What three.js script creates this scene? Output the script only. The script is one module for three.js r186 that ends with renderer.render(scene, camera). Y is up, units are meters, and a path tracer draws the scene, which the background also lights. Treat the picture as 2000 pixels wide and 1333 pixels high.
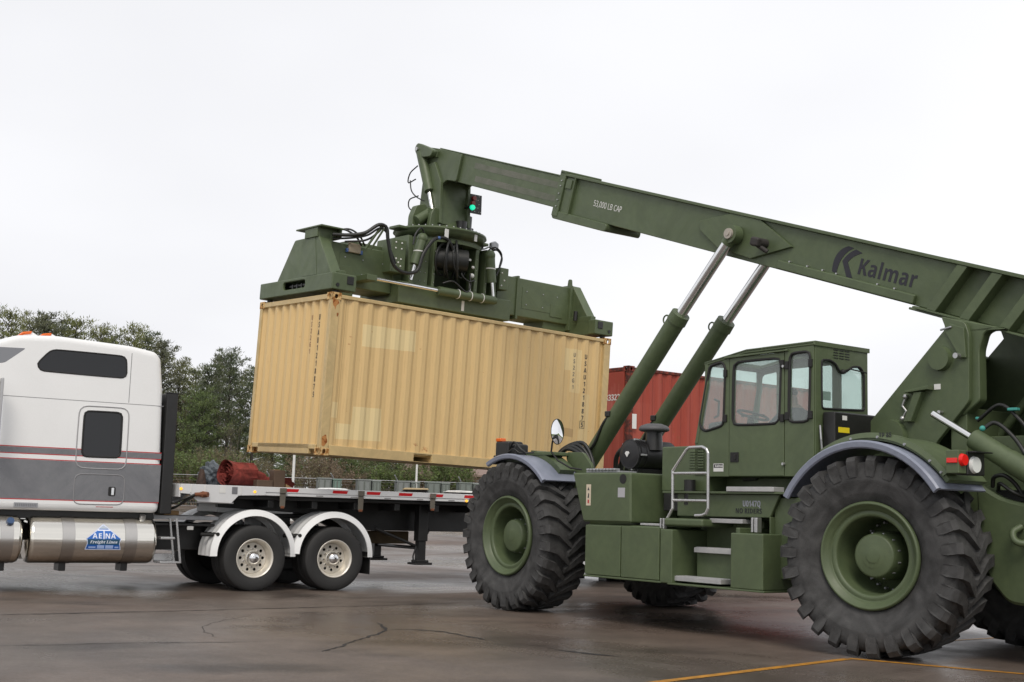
import * as THREE from 'three';
import { mergeGeometries, toCreasedNormals } from 'three/addons/utils/BufferGeometryUtils.js';
import { RoundedBoxGeometry } from 'three/addons/geometries/RoundedBoxGeometry.js';
import { FontLoader } from 'three/addons/loaders/FontLoader.js';
import { MarchingCubes } from 'three/addons/objects/MarchingCubes.js';
import { ImprovedNoise } from 'three/addons/math/ImprovedNoise.js';

// ------------------------------------------------------------------ camera, sky, sun, exposure
const scene = new THREE.Scene();
const camera = new THREE.PerspectiveCamera(29.66, 1024 / 682, 0.1, 2500);
const PITCH = 0.1305, ROLL = 0.0298;
camera.position.set(0, 1.372, 0);
camera.up.set(-Math.sin(ROLL), Math.cos(ROLL) * Math.cos(PITCH), Math.cos(ROLL) * Math.sin(PITCH));
camera.lookAt(0, 1.372 + Math.sin(PITCH), -Math.cos(PITCH));
const renderer = new THREE.WebGLRenderer({ antialias: true });
renderer.toneMapping = THREE.LinearToneMapping;
renderer.toneMappingExposure = 1.25;
renderer.shadowMap.enabled = true;

let seed = 20240611;
const rnd = () => { seed = (seed * 1664525 + 1013904223) >>> 0; return seed / 4294967296; };
const rr = (a, b) => a + (b - a) * rnd();
const perlin = new ImprovedNoise();
function fbm(x, y, z, o = 5) { let s = 0, a = 0.5, f = 1; for (let i = 0; i < o; i++) { s += a * perlin.noise(x * f, y * f, z * f); a *= 0.5; f *= 2.03; } return s; }
const smooth = (a, b, x) => { const t = Math.min(1, Math.max(0, (x - a) / (b - a))); return t * t * (3 - 2 * t); };

{ // overcast sky: a closed cloud deck, thinner toward the horizon
  const W = 1024, H = 512, d = new Float32Array(W * H * 4);
  for (let j = 0; j < H; j++) for (let i = 0; i < W; i++) {
    const th = (j + 0.5) / H * Math.PI - Math.PI / 2, ph = (i + 0.5) / W * 2 * Math.PI - Math.PI;
    const y = Math.sin(th), cx = Math.cos(th) * Math.cos(ph), cz = Math.cos(th) * Math.sin(ph);
    const yy = Math.max(y, 0) + 0.16;
    const px = cx / yy, pz = cz / yy;
    const n = fbm(px * 0.34 + 3.1, 7.3, pz * 0.34 + 1.7, 6), n2 = fbm(cx * 1.3 + 9, y * 2.0, cz * 1.3 + 4, 3);
    const thin = Math.exp(-Math.max(y, 0) / 0.2);
    let L = 0.70 + 0.26 * n + 0.34 * n2 + 0.17 * thin;
    L = Math.min(1.1, Math.max(0.5, L));
    if (y < 0) L *= 0.8;
    const k = (j * W + i) * 4, g = Math.min(1, Math.max(0, (L - 0.6) * 1.6));
    d[k] = L * (0.965 + 0.03 * g); d[k + 1] = L * (0.972 + 0.026 * g); d[k + 2] = L * (1.015 - 0.01 * g); d[k + 3] = 1;
  }
  const t = new THREE.DataTexture(d, W, H, THREE.RGBAFormat, THREE.FloatType);
  t.mapping = THREE.EquirectangularReflectionMapping; t.magFilter = t.minFilter = THREE.LinearFilter; t.needsUpdate = true;
  scene.background = t; scene.environment = t;
}
const sun = new THREE.DirectionalLight(0xfff6ea, 1.5);
sun.position.set(-1, 55, 50).add(new THREE.Vector3(0, 0, -20)); sun.target.position.set(0, 0, -20);
sun.castShadow = true; sun.shadow.radius = 50; sun.shadow.mapSize.set(2048, 2048);
Object.assign(sun.shadow.camera, { left: -45, right: 45, top: 45, bottom: -70, near: 1, far: 220 });
scene.add(sun, sun.target);
const font = await new FontLoader().loadAsync('fonts/droid/droid_sans_bold.typeface.json');
const fontR = await new FontLoader().loadAsync('fonts/droid/droid_sans_regular.typeface.json');
const fontS = await new FontLoader().loadAsync('fonts/droid/droid_serif_bold.typeface.json');

// ------------------------------------------------------------------ helpers
const V3 = (x, y, z) => new THREE.Vector3(x, y, z);
function prep(g) {
  if (g.index) g = g.toNonIndexed(); else g = g.clone();
  for (const k of Object.keys(g.attributes)) if (!['position', 'normal', 'uv', 'color'].includes(k)) g.deleteAttribute(k);
  if (!g.attributes.normal) g.computeVertexNormals();
  g.morphAttributes = {}; g.groups = []; return g;
}
function boxUV(g) {   // uv in metres, from the side each triangle faces most
  const p = g.attributes.position, uv = new Float32Array(p.count * 2), a = V3(), b = V3(), c = V3();
  for (let i = 0; i < p.count; i += 3) {
    a.fromBufferAttribute(p, i); b.fromBufferAttribute(p, i + 1); c.fromBufferAttribute(p, i + 2);
    const n = b.clone().sub(a).cross(c.clone().sub(a)), ax = Math.abs(n.x), ay = Math.abs(n.y), az = Math.abs(n.z);
    [a, b, c].forEach((q, k) => {
      const m = (i + k) * 2;
      if (ax >= ay && ax >= az) { uv[m] = q.z; uv[m + 1] = q.y; } else if (ay >= az) { uv[m] = q.x; uv[m + 1] = q.z; } else { uv[m] = q.x; uv[m + 1] = q.y; }
    });
  }
  g.setAttribute('uv', new THREE.BufferAttribute(uv, 2)); return g;
}
function join(geos, keepUV) {
  const l = (Array.isArray(geos) ? geos.flat(9) : [geos]).map(prep), col = l.some(g => g.attributes.color);
  for (const g of l) {
    if (col && !g.attributes.color) { const n = g.attributes.position.count; g.setAttribute('color', new THREE.BufferAttribute(new Float32Array(n * 3).fill(1), 3)); }
    if (!keepUV) g.deleteAttribute('uv');
  }
  const g = l.length > 1 ? mergeGeometries(l) : l[0];
  return keepUV ? g : boxUV(g);
}
const taken = {};
function numbered(n) { const k = taken[n] = (taken[n] ?? -1) + 1; return k ? n + '_' + String(k).padStart(3, '0') : n; }
function mesh(name, g, m, parent) { const o = new THREE.Mesh(g, m); o.name = name; o.castShadow = o.receiveShadow = true; parent.add(o); return o; }
const SPLIT = new Set(['hinge', 'twist_lock', 'tape_mark', 'sight_mark', 'latch_clip', 'door_lock', 'cable_tie', 'louvre', 'slot', 'tilt_hose', 'hydraulic_hose', 'hose_bundle', 'head_plate', 'caution_label', 'batten', 'rail', 'wire', 'nose_panel', 'fork_pocket', 'slide_track', 'drive_motor', 'rust_stain', 'container_number_line', 'air_line', 'grey_band', 'pinstripe', 'seam', 'eyes', 'load_bed', 'tank_bracket']);
const TINY = new Set(['wheel_nuts', 'rail_bolt', 'end_bolt', 'arm_bolt', 'tower_bolt', 'flange_bolt', 'rivet', 'bolt', 'panel_dot', 'pictogram', 'small_lettering', 'name_plate_bars', 'rear_vent', 'filler_rack']);
function part(name, geos, m, parent, label, keepUV) {
  if (SPLIT.has(name) && Array.isArray(geos)) { const l = geos.flat(9); if (l.length > 1) { let f = null; for (const g of l) { const o = mesh(name, join([g], keepUV), m, parent); if (label) o.userData.label = label; f ??= o; } return f; } }
  const o = mesh(name, join(geos, keepUV), m, parent); if (label) o.userData.label = label; if (TINY.has(name)) o.userData.kind = 'stuff'; return o; }
function tag(o, label, category, group, kind) { o.userData = { ...o.userData, label, category }; if (group) o.userData.group = group; if (kind) o.userData.kind = kind; return o; }
function thing(name, label, category, pos = [0, 0, 0], turn = 0, group) {
  const o = new THREE.Group(); o.name = numbered(name); o.position.set(...pos); o.rotation.y = turn; scene.add(o); return tag(o, label, category, group);
}
function dup(root, label, pos, turn, scale, group) {
  const r = root.clone(); r.name = numbered(root.name.replace(/_\d{3}$/, '')); scene.add(r); r.userData = { ...root.userData, label };
  if (group) r.userData.group = group;
  if (pos) r.position.set(...pos); if (turn !== undefined) r.rotation.y = turn; if (scale) r.scale.set(...(Array.isArray(scale) ? scale : [scale, scale, scale])); return r;
}
function struct(name, g, m, parent = scene) { const o = mesh(name, g, m, parent); if (parent === scene) { o.userData.kind = 'structure'; } return o; }

// geometry makers (all return BufferGeometry)
const plain = (x0, x1, y0, y1, z0, z1) => new THREE.BoxGeometry(x1 - x0, y1 - y0, z1 - z0).translate((x0 + x1) / 2, (y0 + y1) / 2, (z0 + z1) / 2);
function box(x0, x1, y0, y1, z0, z1, r = 0.012) {
  const a = Math.abs(x1 - x0), b = Math.abs(y1 - y0), c = Math.abs(z1 - z0); r = Math.min(r, a * 0.3, b * 0.3, c * 0.3);
  return new RoundedBoxGeometry(a, b, c, 1, r).translate((x0 + x1) / 2, (y0 + y1) / 2, (z0 + z1) / 2);
}
function shapeOf(pts, holes = []) {
  const s = pts instanceof THREE.Shape ? pts : new THREE.Shape(pts.map(p => new THREE.Vector2(...p)));
  for (const h of holes) s.holes.push(h instanceof THREE.Path ? h : new THREE.Path(h.map(p => new THREE.Vector2(...p)))); return s;
}
function prism(pts, z0, z1, bev = 0.008, holes = []) {   // outline in x,y; thickness along z
  if (z1 < z0) [z0, z1] = [z1, z0];
  bev = Math.min(bev, (z1 - z0) * 0.4);
  return new THREE.ExtrudeGeometry(shapeOf(pts, holes), { depth: z1 - z0 - 2 * bev, bevelEnabled: bev > 0, bevelThickness: bev, bevelSize: bev, bevelOffset: -bev, bevelSegments: 1, curveSegments: 10 }).translate(0, 0, z0 + bev);
}
function prismX(pts, x0, x1, bev, holes) { return prism(pts, -x1, -x0, bev, holes).rotateY(-Math.PI / 2); }   // outline in (z, y), thickness along x
function prismY(pts, y0, y1, bev, holes) { return prism(pts.map(([x, z]) => [x, -z]), y0, y1, bev, holes).rotateX(-Math.PI / 2); }   // outline in (x, z)
function rrect(x0, x1, y0, y1, r, P = THREE.Shape) {
  const s = new P(); s.moveTo(x0 + r, y0); s.lineTo(x1 - r, y0); s.quadraticCurveTo(x1, y0, x1, y0 + r); s.lineTo(x1, y1 - r); s.quadraticCurveTo(x1, y1, x1 - r, y1);
  s.lineTo(x0 + r, y1); s.quadraticCurveTo(x0, y1, x0, y1 - r); s.lineTo(x0, y0 + r); s.quadraticCurveTo(x0, y0, x0 + r, y0); return s;
}
function roundPoly(pts, r, n = 4) {   // polygon with rounded corners
  const out = [], N = pts.length;
  for (let i = 0; i < N; i++) {
    const p = new THREE.Vector2(...pts[i]), a = new THREE.Vector2(...pts[(i + N - 1) % N]), b = new THREE.Vector2(...pts[(i + 1) % N]);
    const da = a.clone().sub(p), db = b.clone().sub(p), k = Math.min(r, da.length() * 0.45, db.length() * 0.45);
    const s = p.clone().addScaledVector(da.normalize(), k), e = p.clone().addScaledVector(db.normalize(), k);
    for (let j = 0; j <= n; j++) { const t = j / n; out.push([(1 - t) ** 2 * s.x + 2 * t * (1 - t) * p.x + t * t * e.x, (1 - t) ** 2 * s.y + 2 * t * (1 - t) * p.y + t * t * e.y]); }
  }
  return out;
}
const UP = V3(0, 1, 0);
function cyl(a, b, r, r2 = r, seg = 20, open = false) {
  const A = V3(...a), B = V3(...b), d = B.clone().sub(A), L = d.length();
  return new THREE.CylinderGeometry(r2, r, L, seg, 1, open).translate(0, L / 2, 0).applyQuaternion(new THREE.Quaternion().setFromUnitVectors(UP, d.normalize())).translate(A.x, A.y, A.z);
}
const ball = (p, r, s = 12, sc = [1, 1, 1]) => new THREE.SphereGeometry(r, s, Math.max(6, s >> 1)).scale(...sc).translate(...p);
const tube = (pts, r, seg = 0, rad = 7, closed = false) => new THREE.TubeGeometry(new THREE.CatmullRomCurve3(pts.map(p => V3(...p)), closed, 'centripetal'), seg || pts.length * 6, r, rad, closed);
const pipe = (pts, r, seg = 10) => pts.flatMap((p, i) => i ? [cyl(pts[i - 1], p, r, r, seg), ball(p, r, seg)] : [ball(p, r, seg)]);
function lathe(prof, seg = 48, axis = 'z') { const g = new THREE.LatheGeometry(prof.map(([r, h]) => new THREE.Vector2(r, h)), seg); if (axis === 'z') g.rotateX(Math.PI / 2); if (axis === 'x') g.rotateZ(-Math.PI / 2); return g; }
function hard(g, ang = 0.6) { return toCreasedNormals(g, ang); }
function bolts(list, r, h, dir) { return list.map(p => cyl(p, [p[0] + dir[0] * h, p[1] + dir[1] * h, p[2] + dir[2] * h], r, r * 0.85, 6)); }
function lettering(str, size, f = font, depth = 0.002, sx = 1) {   // flat painted lettering in x,y, base line at y = 0, left at x = 0
  const g = new THREE.ExtrudeGeometry(f.generateShapes(str, size), { depth, bevelEnabled: false, curveSegments: 4 }); g.scale(sx, 1, 1); return g;
}
const fit = (str, size, f, w) => { const g = lettering(str, size, f); return g.scale(w / width(g), 1, 1); };
function width(g) { g.computeBoundingBox(); return g.boundingBox.max.x - g.boundingBox.min.x; }
function sweepBand(cx, cy, prof, a0, a1, n) {   // arched band round the z axis: prof = [[dr, z], ...] closed outline
  const pos = [], P = (i, k) => { const a = a0 + (a1 - a0) * i / n, [r, z] = prof[k % prof.length]; return [cx + Math.cos(a) * r, cy + Math.sin(a) * r, z]; };
  const q = (a, b, c, d) => pos.push(...a, ...b, ...c, ...a, ...c, ...d);
  for (let i = 0; i < n; i++) for (let k = 0; k < prof.length; k++) q(P(i, k), P(i + 1, k), P(i + 1, k + 1), P(i, k + 1));
  for (const i of [0, n]) for (let k = 1; k + 1 < prof.length; k++) pos.push(...P(i, 0), ...P(i, k), ...P(i, k + 1));
  const g = new THREE.BufferGeometry(); g.setAttribute('position', new THREE.Float32BufferAttribute(pos, 3)); g.computeVertexNormals(); return hard(g, 0.5);
}

// ------------------------------------------------------------------ textures and materials
function noiseTex(N, fn, srgb, rep) {
  const d = new Uint8Array(N * N * 4);
  for (let j = 0; j < N; j++) for (let i = 0; i < N; i++) { const c = fn(i / N, j / N, i, j), k = (j * N + i) * 4; d[k] = c[0] * 255; d[k + 1] = c[1] * 255; d[k + 2] = c[2] * 255; d[k + 3] = 255; }
  const t = new THREE.DataTexture(d, N, N); if (srgb) t.colorSpace = THREE.SRGBColorSpace; t.wrapS = t.wrapT = THREE.RepeatWrapping; t.magFilter = THREE.LinearFilter; t.minFilter = THREE.LinearMipmapLinearFilter; t.generateMipmaps = true;
  if (rep) t.repeat.set(1 / rep, 1 / rep); t.needsUpdate = true; return t;
}
const cl = x => Math.min(1, Math.max(0, x));
function tile(u, v, f, s, o = 4) {   // tiling fbm
  const a = 2 * Math.PI; let r = 0, am = 0.5;
  for (let k = 0; k < o; k++) { const q = f * 2 ** k / a; r += am * perlin.noise(Math.cos(a * u) * q + s, Math.sin(a * u) * q + Math.cos(a * v) * q * 1.01 + s * 2.3, Math.sin(a * v) * q + s * 1.7 + k * 5.1); am *= 0.5; }
  return r;
}
const grime = noiseTex(512, (u, v) => { const n = tile(u, v, 5, 1.3, 5), f = rnd(), m = tile(u, v, 22, 4.4, 3); const s = cl(0.93 + 0.11 * n + 0.07 * m + 0.05 * (f - 0.5)); return [cl(s + 0.014 * m), s, cl(s - 0.012 * n)]; }, true, 1.9);
const clean = noiseTex(256, (u, v) => { const s = cl(0.985 + 0.02 * tile(u, v, 4, 9.9, 4) + 0.012 * (rnd() - 0.5)); return [s, s, s]; }, true, 2.3);
const roughN = noiseTex(512, (u, v) => { const n = tile(u, v, 7, 8.3, 5), s = cl(0.82 + 0.3 * n + 0.06 * (rnd() - 0.5)); return [s, s, s]; }, false, 1.3);
const speck = noiseTex(256, () => { const s = rnd(); return [s, s, s]; }, false, 0.35);
const lin = (r, g, b) => new THREE.Color().setRGB(r, g, b);
function paint(r, g, b, rough = 0.55, o = {}) { return new THREE.MeshStandardMaterial({ color: lin(r, g, b), map: grime, roughnessMap: roughN, roughness: rough, ...o }); }
const bare = (r, g, b, rough = 0.6, o = {}) => new THREE.MeshStandardMaterial({ color: lin(r, g, b), roughness: rough, ...o });
const M = {
  green: paint(0.094, 0.127, 0.061, 0.6), 
  blackPaint: paint(0.018, 0.018, 0.018, 0.5), blackRubber: bare(0.012, 0.012, 0.012, 0.65), hose: bare(0.013, 0.014, 0.013, 0.45),
  chrome: bare(0.75, 0.75, 0.75, 0.13, { metalness: 1 }), steel: bare(0.5, 0.5, 0.5, 0.38, { metalness: 0.9 }), alu: paint(0.62, 0.62, 0.62, 0.35, { metalness: 0.75 }), galv: paint(0.42, 0.43, 0.45, 0.5, { metalness: 0.4 }),
  fender: paint(0.25, 0.275, 0.35, 0.5), white: paint(0.84, 0.85, 0.85, 0.26, { map: clean, roughnessMap: null }), step: paint(0.5, 0.5, 0.5, 0.45, { metalness: 0.25, roughnessMap: null }), whiteFlat: paint(0.78, 0.78, 0.76, 0.5), trimGrey: paint(0.2, 0.205, 0.22, 0.35), red: bare(0.45, 0.015, 0.02, 0.4), redReflect: bare(0.5, 0.008, 0.012, 0.3),
  amber: bare(0.85, 0.2, 0.02, 0.25), amberLens: bare(0.75, 0.14, 0.015, 0.15), redLens: bare(0.75, 0.01, 0.008, 0.15), yellowSign: bare(0.75, 0.6, 0.02, 0.5), labelWhite: bare(0.7, 0.7, 0.68, 0.5), labelInk: bare(0.03, 0.03, 0.035, 0.6), stencilBlack: bare(0.02, 0.022, 0.024, 0.7), stencilGrey: bare(0.3, 0.31, 0.36, 0.7),
  logoInk: bare(0.026, 0.026, 0.036, 0.75), tealTape: bare(0.05, 0.3, 0.26, 0.6), wood: paint(0.11, 0.07, 0.045, 0.85), woodPale: paint(0.33, 0.21, 0.1, 0.85), rust: paint(0.2, 0.07, 0.03, 0.85),
  darkGlass: new THREE.MeshPhysicalMaterial({ color: lin(0.008, 0.009, 0.011), roughness: 0.07 }),
  glass: new THREE.MeshPhysicalMaterial({ color: lin(0.86, 0.92, 0.9), roughness: 0.02, transmission: 0.92, thickness: 0, ior: 1.5 }),
  mirror: bare(0.85, 0.86, 0.87, 0.03, { metalness: 1 }),
};

// ------------------------------------------------------------------ ground
function height(x, z) { const d = -z; return 1.28 * smooth(28, 80, d) * (0.9 + 0.0 * x) + 1.4 * smooth(84, 135, d); }
function gridSheet(xs, zs, dy, colour) {
  const pos = [], uv = [], col = [], idx = [];
  for (const z of zs) for (const x of xs) { pos.push(x, height(x, z) + dy, z); uv.push(x, z); col.push(...colour(x, z)); }
  const n = xs.length;
  for (let j = 0; j + 1 < zs.length; j++) for (let i = 0; i + 1 < n; i++) { const a = j * n + i; idx.push(a, a + 1, a + n, a + 1, a + n + 1, a + n); }
  const g = new THREE.BufferGeometry(); g.setAttribute('position', new THREE.Float32BufferAttribute(pos, 3)); g.setAttribute('uv', new THREE.Float32BufferAttribute(uv, 2)); g.setAttribute('color', new THREE.Float32BufferAttribute(col, 3)); g.setIndex(idx); g.computeVertexNormals();
  if (g.attributes.normal.getY(0) < 0) { const ix = g.index.array; for (let i = 0; i < ix.length; i += 3) { const t = ix[i]; ix[i] = ix[i + 1]; ix[i + 1] = t; } g.computeVertexNormals(); }
  return g;
}
const range = (a, b, s) => { const r = []; for (let x = a; x < b - 1e-6; x += s) r.push(x); r.push(b); return r; };
{
  const grassTex = noiseTex(512, (u, v) => { const n = tile(u, v, 6, 2.2, 5), f = rnd(); return [cl(0.36 + 0.25 * n + 0.16 * (f - 0.5)), cl(0.42 + 0.22 * n + 0.18 * (f - 0.5)), cl(0.2 + 0.1 * n + 0.1 * (f - 0.5))]; }, true, 5);
  const ground = struct('ground', gridSheet([...range(-700, -60, 80), ...range(-60, 60, 6), ...range(60, 700, 80)].filter((v, i, a) => i === 0 || v > a[i - 1] + 1e-3), [...range(-900, -180, 90), ...range(-180, -20, 5), ...range(-20, 60, 20)].filter((v, i, a) => i === 0 || v > a[i - 1] + 1e-3), -0.05, () => [1, 1, 1]),
    new THREE.MeshStandardMaterial({ map: grassTex, roughness: 0.95, bumpMap: speck, bumpScale: 0.03 }));
  ground.userData.label = 'spring grass bank beyond the yard';
  // damp asphalt yard: worn brown-grey binder, darker oily and wet patches
  const asph = noiseTex(1024, (u, v) => {
    const n = tile(u, v, 7, 6.1, 5), g = rnd(), g2 = rnd(), a = tile(u, v, 60, 3.3, 2);
    let s = 0.366 + 0.07 * n + 0.1 * (g - 0.5) + 0.05 * a; if (g2 > 0.985) s += 0.13 * g; if (g2 < 0.02) s -= 0.09;
    return [cl(s * 1.08), cl(s * 0.98), cl(s * 0.9)];
  }, true, 3.7);
  const asphRough = noiseTex(1024, (u, v) => { const n = tile(u, v, 5, 11.7, 6), m = tile(u, v, 30, 5.5, 3); const s = cl(0.43 + 0.8 * n + 0.18 * m + 0.08 * (rnd() - 0.5)); return [s, Math.max(0.14, s), s]; }, false, 17);
  const asphBump = noiseTex(512, (u, v) => { const s = cl(0.5 + 0.5 * (rnd() - 0.5) + 0.5 * tile(u, v, 40, 2.2, 3)); return [s, s, s]; }, false, 1.1);
  const stain = (x, z) => {
    const n = fbm(x * 0.23, 1.5, z * 0.33, 4), m = fbm(x * 0.9 + 5, 3.5, z * 1.5, 4);
    let s = 1 + 0.5 * n + 0.25 * m; const oil = smooth(0.05, 0.34, fbm(x * 0.5 + 31, 8.2, z * 0.95 + 3, 4)); s *= 1 - 0.5 * oil;
    const brown = smooth(-0.15, 0.3, fbm(x * 0.14 + 11, 2.2, z * 0.2, 3));
    return [s * (1 + 0.07 * brown), s * (1 - 0.01 * brown), s * (1 - 0.06 * brown)];
  };
  const xs = [...range(-70, -16, 3), ...range(-16, 16, 0.25), ...range(16, 70, 3)].filter((v, i, a) => i === 0 || v > a[i - 1] + 1e-3);
  const zs = [...range(-76, -32, 2), ...range(-32, -6, 0.25), ...range(-6, 30, 3)].filter((v, i, a) => i === 0 || v > a[i - 1] + 1e-3);
  const yard = struct('asphalt_yard', gridSheet(xs, zs, 0, stain), new THREE.MeshStandardMaterial({ color: lin(0.92, 0.9, 0.9), map: asph, vertexColors: true, roughness: 1, roughnessMap: asphRough, bumpMap: asphBump, bumpScale: 0.003 }));
  yard.userData.label = 'damp worn brown-grey asphalt yard';
  // sealed and open cracks, painted lines: sheets 4 mm above the asphalt
  const ribbon = (pts, w, jag, dy) => {
    const c = new THREE.CatmullRomCurve3(pts.map(([x, z]) => V3(x, 0, z)), false, 'centripetal'), n = Math.max(8, Math.ceil(c.getLength() / 0.09)), pos = [];
    let prev = null; const L = c.getSpacedPoints(n);
    L.forEach((p, i) => {
      const t = L[Math.min(i + 1, n)].clone().sub(L[Math.max(i - 1, 0)]).normalize(), nx = -t.z, nz = t.x, end = Math.min(1, Math.min(i, n - i) / 4);
      const o = jag * fbm(p.x * 4, 3, p.z * 4, 3) * 2, h = (jag ? w * (0.35 + 1.3 * Math.abs(fbm(p.x * 7, 9, p.z * 7, 3)) * 2) * (0.15 + 0.85 * end) : w) / 2;
      const a = [p.x + nx * (o + h), height(p.x, p.z) + dy, p.z + nz * (o + h)], b = [p.x + nx * (o - h), height(p.x, p.z) + dy, p.z + nz * (o - h)];
      if (prev) pos.push(...prev[0], ...prev[1], ...b, ...prev[0], ...b, ...a); prev = [a, b];
    });
    const g = new THREE.BufferGeometry(); g.setAttribute('position', new THREE.Float32BufferAttribute(pos, 3)); g.computeVertexNormals();
    if (g.attributes.normal.getY(0) < 0) { const q = g.attributes.position.array; for (let i = 0; i < q.length; i += 9) for (let k = 0; k < 3; k++) { const t = q[i + k]; q[i + k] = q[i + 3 + k]; q[i + 3 + k] = t; } g.computeVertexNormals(); }
    return boxUV(g);
  };
  const crackM = bare(0.012, 0.011, 0.011, 0.7);
  const crack = (pts, w, j) => struct('pavement_crack', ribbon(pts, w, j, 0.004), crackM, yard);
  crack([[-8.5, -13.3], [-5.8, -15.15], [-4, -16.45], [-2, -18.03], [-0.6, -19.3]], 0.06, 0.03);
  crack([[-1.7, -12.35], [-1.55, -13.2], [-1.33, -14.75], [-1.5, -15.6]], 0.045, 0.05);
  crack([[-1.33, -14.75], [-1.0, -14.85], [-0.7, -14.7], [-0.35, -14.2], [-0.15, -13.9]], 0.06, 0.05);
  crack([[-6.4, -11.3], [-4.6, -12.05], [-3.6, -12.6], [-2.35, -13.1]], 0.03, 0.04);
  crack([[0.5, -13.2], [0.9, -12.85], [1.15, -12.7]], 0.1, 0.05);
  crack([[-3.1, -16.2], [-3.3, -14.5], [-2.9, -13.3]], 0.014, 0.05);
  const lineTex = noiseTex(256, (u, v) => { const n = tile(u, v, 9, 7.7, 4), f = rnd(), w = cl(0.95 + 0.5 * n - (f > 0.9 ? 0.3 : 0)); return [0.72 * w, 0.5 * w, 0.13 * w]; }, true, 0.8);
  const lineM = new THREE.MeshStandardMaterial({ map: lineTex, roughness: 0.6 });
  const line = (pts, w) => struct('painted_line', ribbon(pts, w, 0, 0.004), lineM, yard);
  line([[-1.3, -8.2], [1.31, -10.92], [3.44, -13.12]], 0.1); line([[3.46, -13.16], [4.85, -12.26], [7.5, -10.6]], 0.1); line([[4.2, -13.9], [5.1, -15.28], [6.1, -16.1]], 0.07);
}

// ------------------------------------------------------------------ the container handler (x forward, y up, z away from the camera side)
const SY = -0.6437865, TY = 1.0081642;
const frameX = yaw => Math.atan2(Math.cos(yaw), Math.sin(yaw));   // rotation.y that turns local x toward the heading
const stacker = thing('container_handler', 'dark green container handler with a long raised boom holding the tan container', 'container handler', [-0.035, 0, -18.06], frameX(SY));
stacker.updateMatrixWorld();
// the hanging container's own frame, slightly tilted on the hook
const KM = new THREE.Matrix4().makeBasis(V3(0.7819, -0.0190, -0.6231), V3(0.0371, 0.9992, 0.0161), V3(0.6223, -0.0357, 0.7820)).setPosition(-1.309, 3.418, -23.031);
{ const x = V3(), y = V3(), z = V3(); KM.extractBasis(x, y, z); x.normalize(); z.crossVectors(x, y).normalize(); y.crossVectors(z, x); KM.makeBasis(x, y, z).setPosition(-1.309, 3.418, -23.031); }
const KS = new THREE.Matrix4().copy(stacker.matrixWorld).invert().multiply(KM);
const inK = gs => gs.flat(9).map(g => prep(g).applyMatrix4(KS));
const BA = 18.68 * Math.PI / 180, BM = new THREE.Matrix4().makeRotationZ(BA).setPosition(-3, 5, 0);
const inB = gs => gs.flat(9).map(g => prep(g).applyMatrix4(BM));   // boom frame: x along the boom, y square to it
const CW = 1.78;

// ---- wheels
const rubber = (() => {
  const t = noiseTex(512, (u, v) => { const n = tile(u, v, 6, 3.9, 5), f = rnd(), s = cl(0.235 + 0.16 * n + 0.07 * (f - 0.5)); return [s, s, s]; }, true, 0.9);
  return new THREE.MeshStandardMaterial({ map: t, roughness: 0.82, bumpMap: speck, bumpScale: 0.0015 });
})();
function lug(R, st) {   // st: [[z, angle, halfAngle, rBottom, rTop], ...]
  const pos = [], C = st.map(([z, a, h, rb, rt]) => [[a - h, rb], [a - h * 0.82, rt], [a + h * 0.82, rt], [a + h, rb]].map(([t, r]) => [Math.cos(t) * r, Math.sin(t) * r, z]));
  const q = (a, b, c, d) => pos.push(...a, ...b, ...c, ...a, ...c, ...d);
  for (let i = 0; i + 1 < C.length; i++) for (let k = 0; k < 3; k++) q(C[i][k], C[i][k + 1], C[i + 1][k + 1], C[i + 1][k]);
  const a = C[0], b = C[C.length - 1]; q(a[3], a[2], a[1], a[0]); q(b[0], b[1], b[2], b[3]);
  const g = new THREE.BufferGeometry(); g.setAttribute('position', new THREE.Float32BufferAttribute(pos, 3)); g.computeVertexNormals(); return g;
}
const bigTyre = (() => {
  const half = [[0.515, 0.25], [0.56, 0.3], [0.62, 0.325], [0.635, 0.338], [0.65, 0.338], [0.74, 0.365], [0.765, 0.377], [0.78, 0.372], [0.83, 0.375], [0.9, 0.36], [0.945, 0.33], [0.955, 0.27], [0.965, 0.1], [0.967, 0]];
  const prof = [...half, ...half.slice(0, -1).reverse().map(([r, z]) => [r, -z])];
  const gs = [lathe(prof, 72)], n = 27;
  for (const s of [-1, 1]) for (let k = 0; k < n; k++) {
    const a = (k + (s > 0 ? 0.5 : 0)) / n * 2 * Math.PI, h = 0.068 + 0.006 * Math.sin(k * 5.1);
    const dz = s;
    gs.push(lug(1.02, [[0.381 * dz, a, h * 0.8, 0.8, 0.86], [0.388 * dz, a, h, 0.86, 0.965], [0.35 * dz, a, h, 0.9, 1.013], [0.2 * dz, a + 0.04, h * 0.9, 0.94, 1.02], [0.1 * dz, a + 0.12, h * 0.85, 0.95, 1.021], [-0.02 * dz, a + 0.22, h * 0.5, 0.95, 1.02]]));
  }
  return join(gs);
})();
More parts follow.
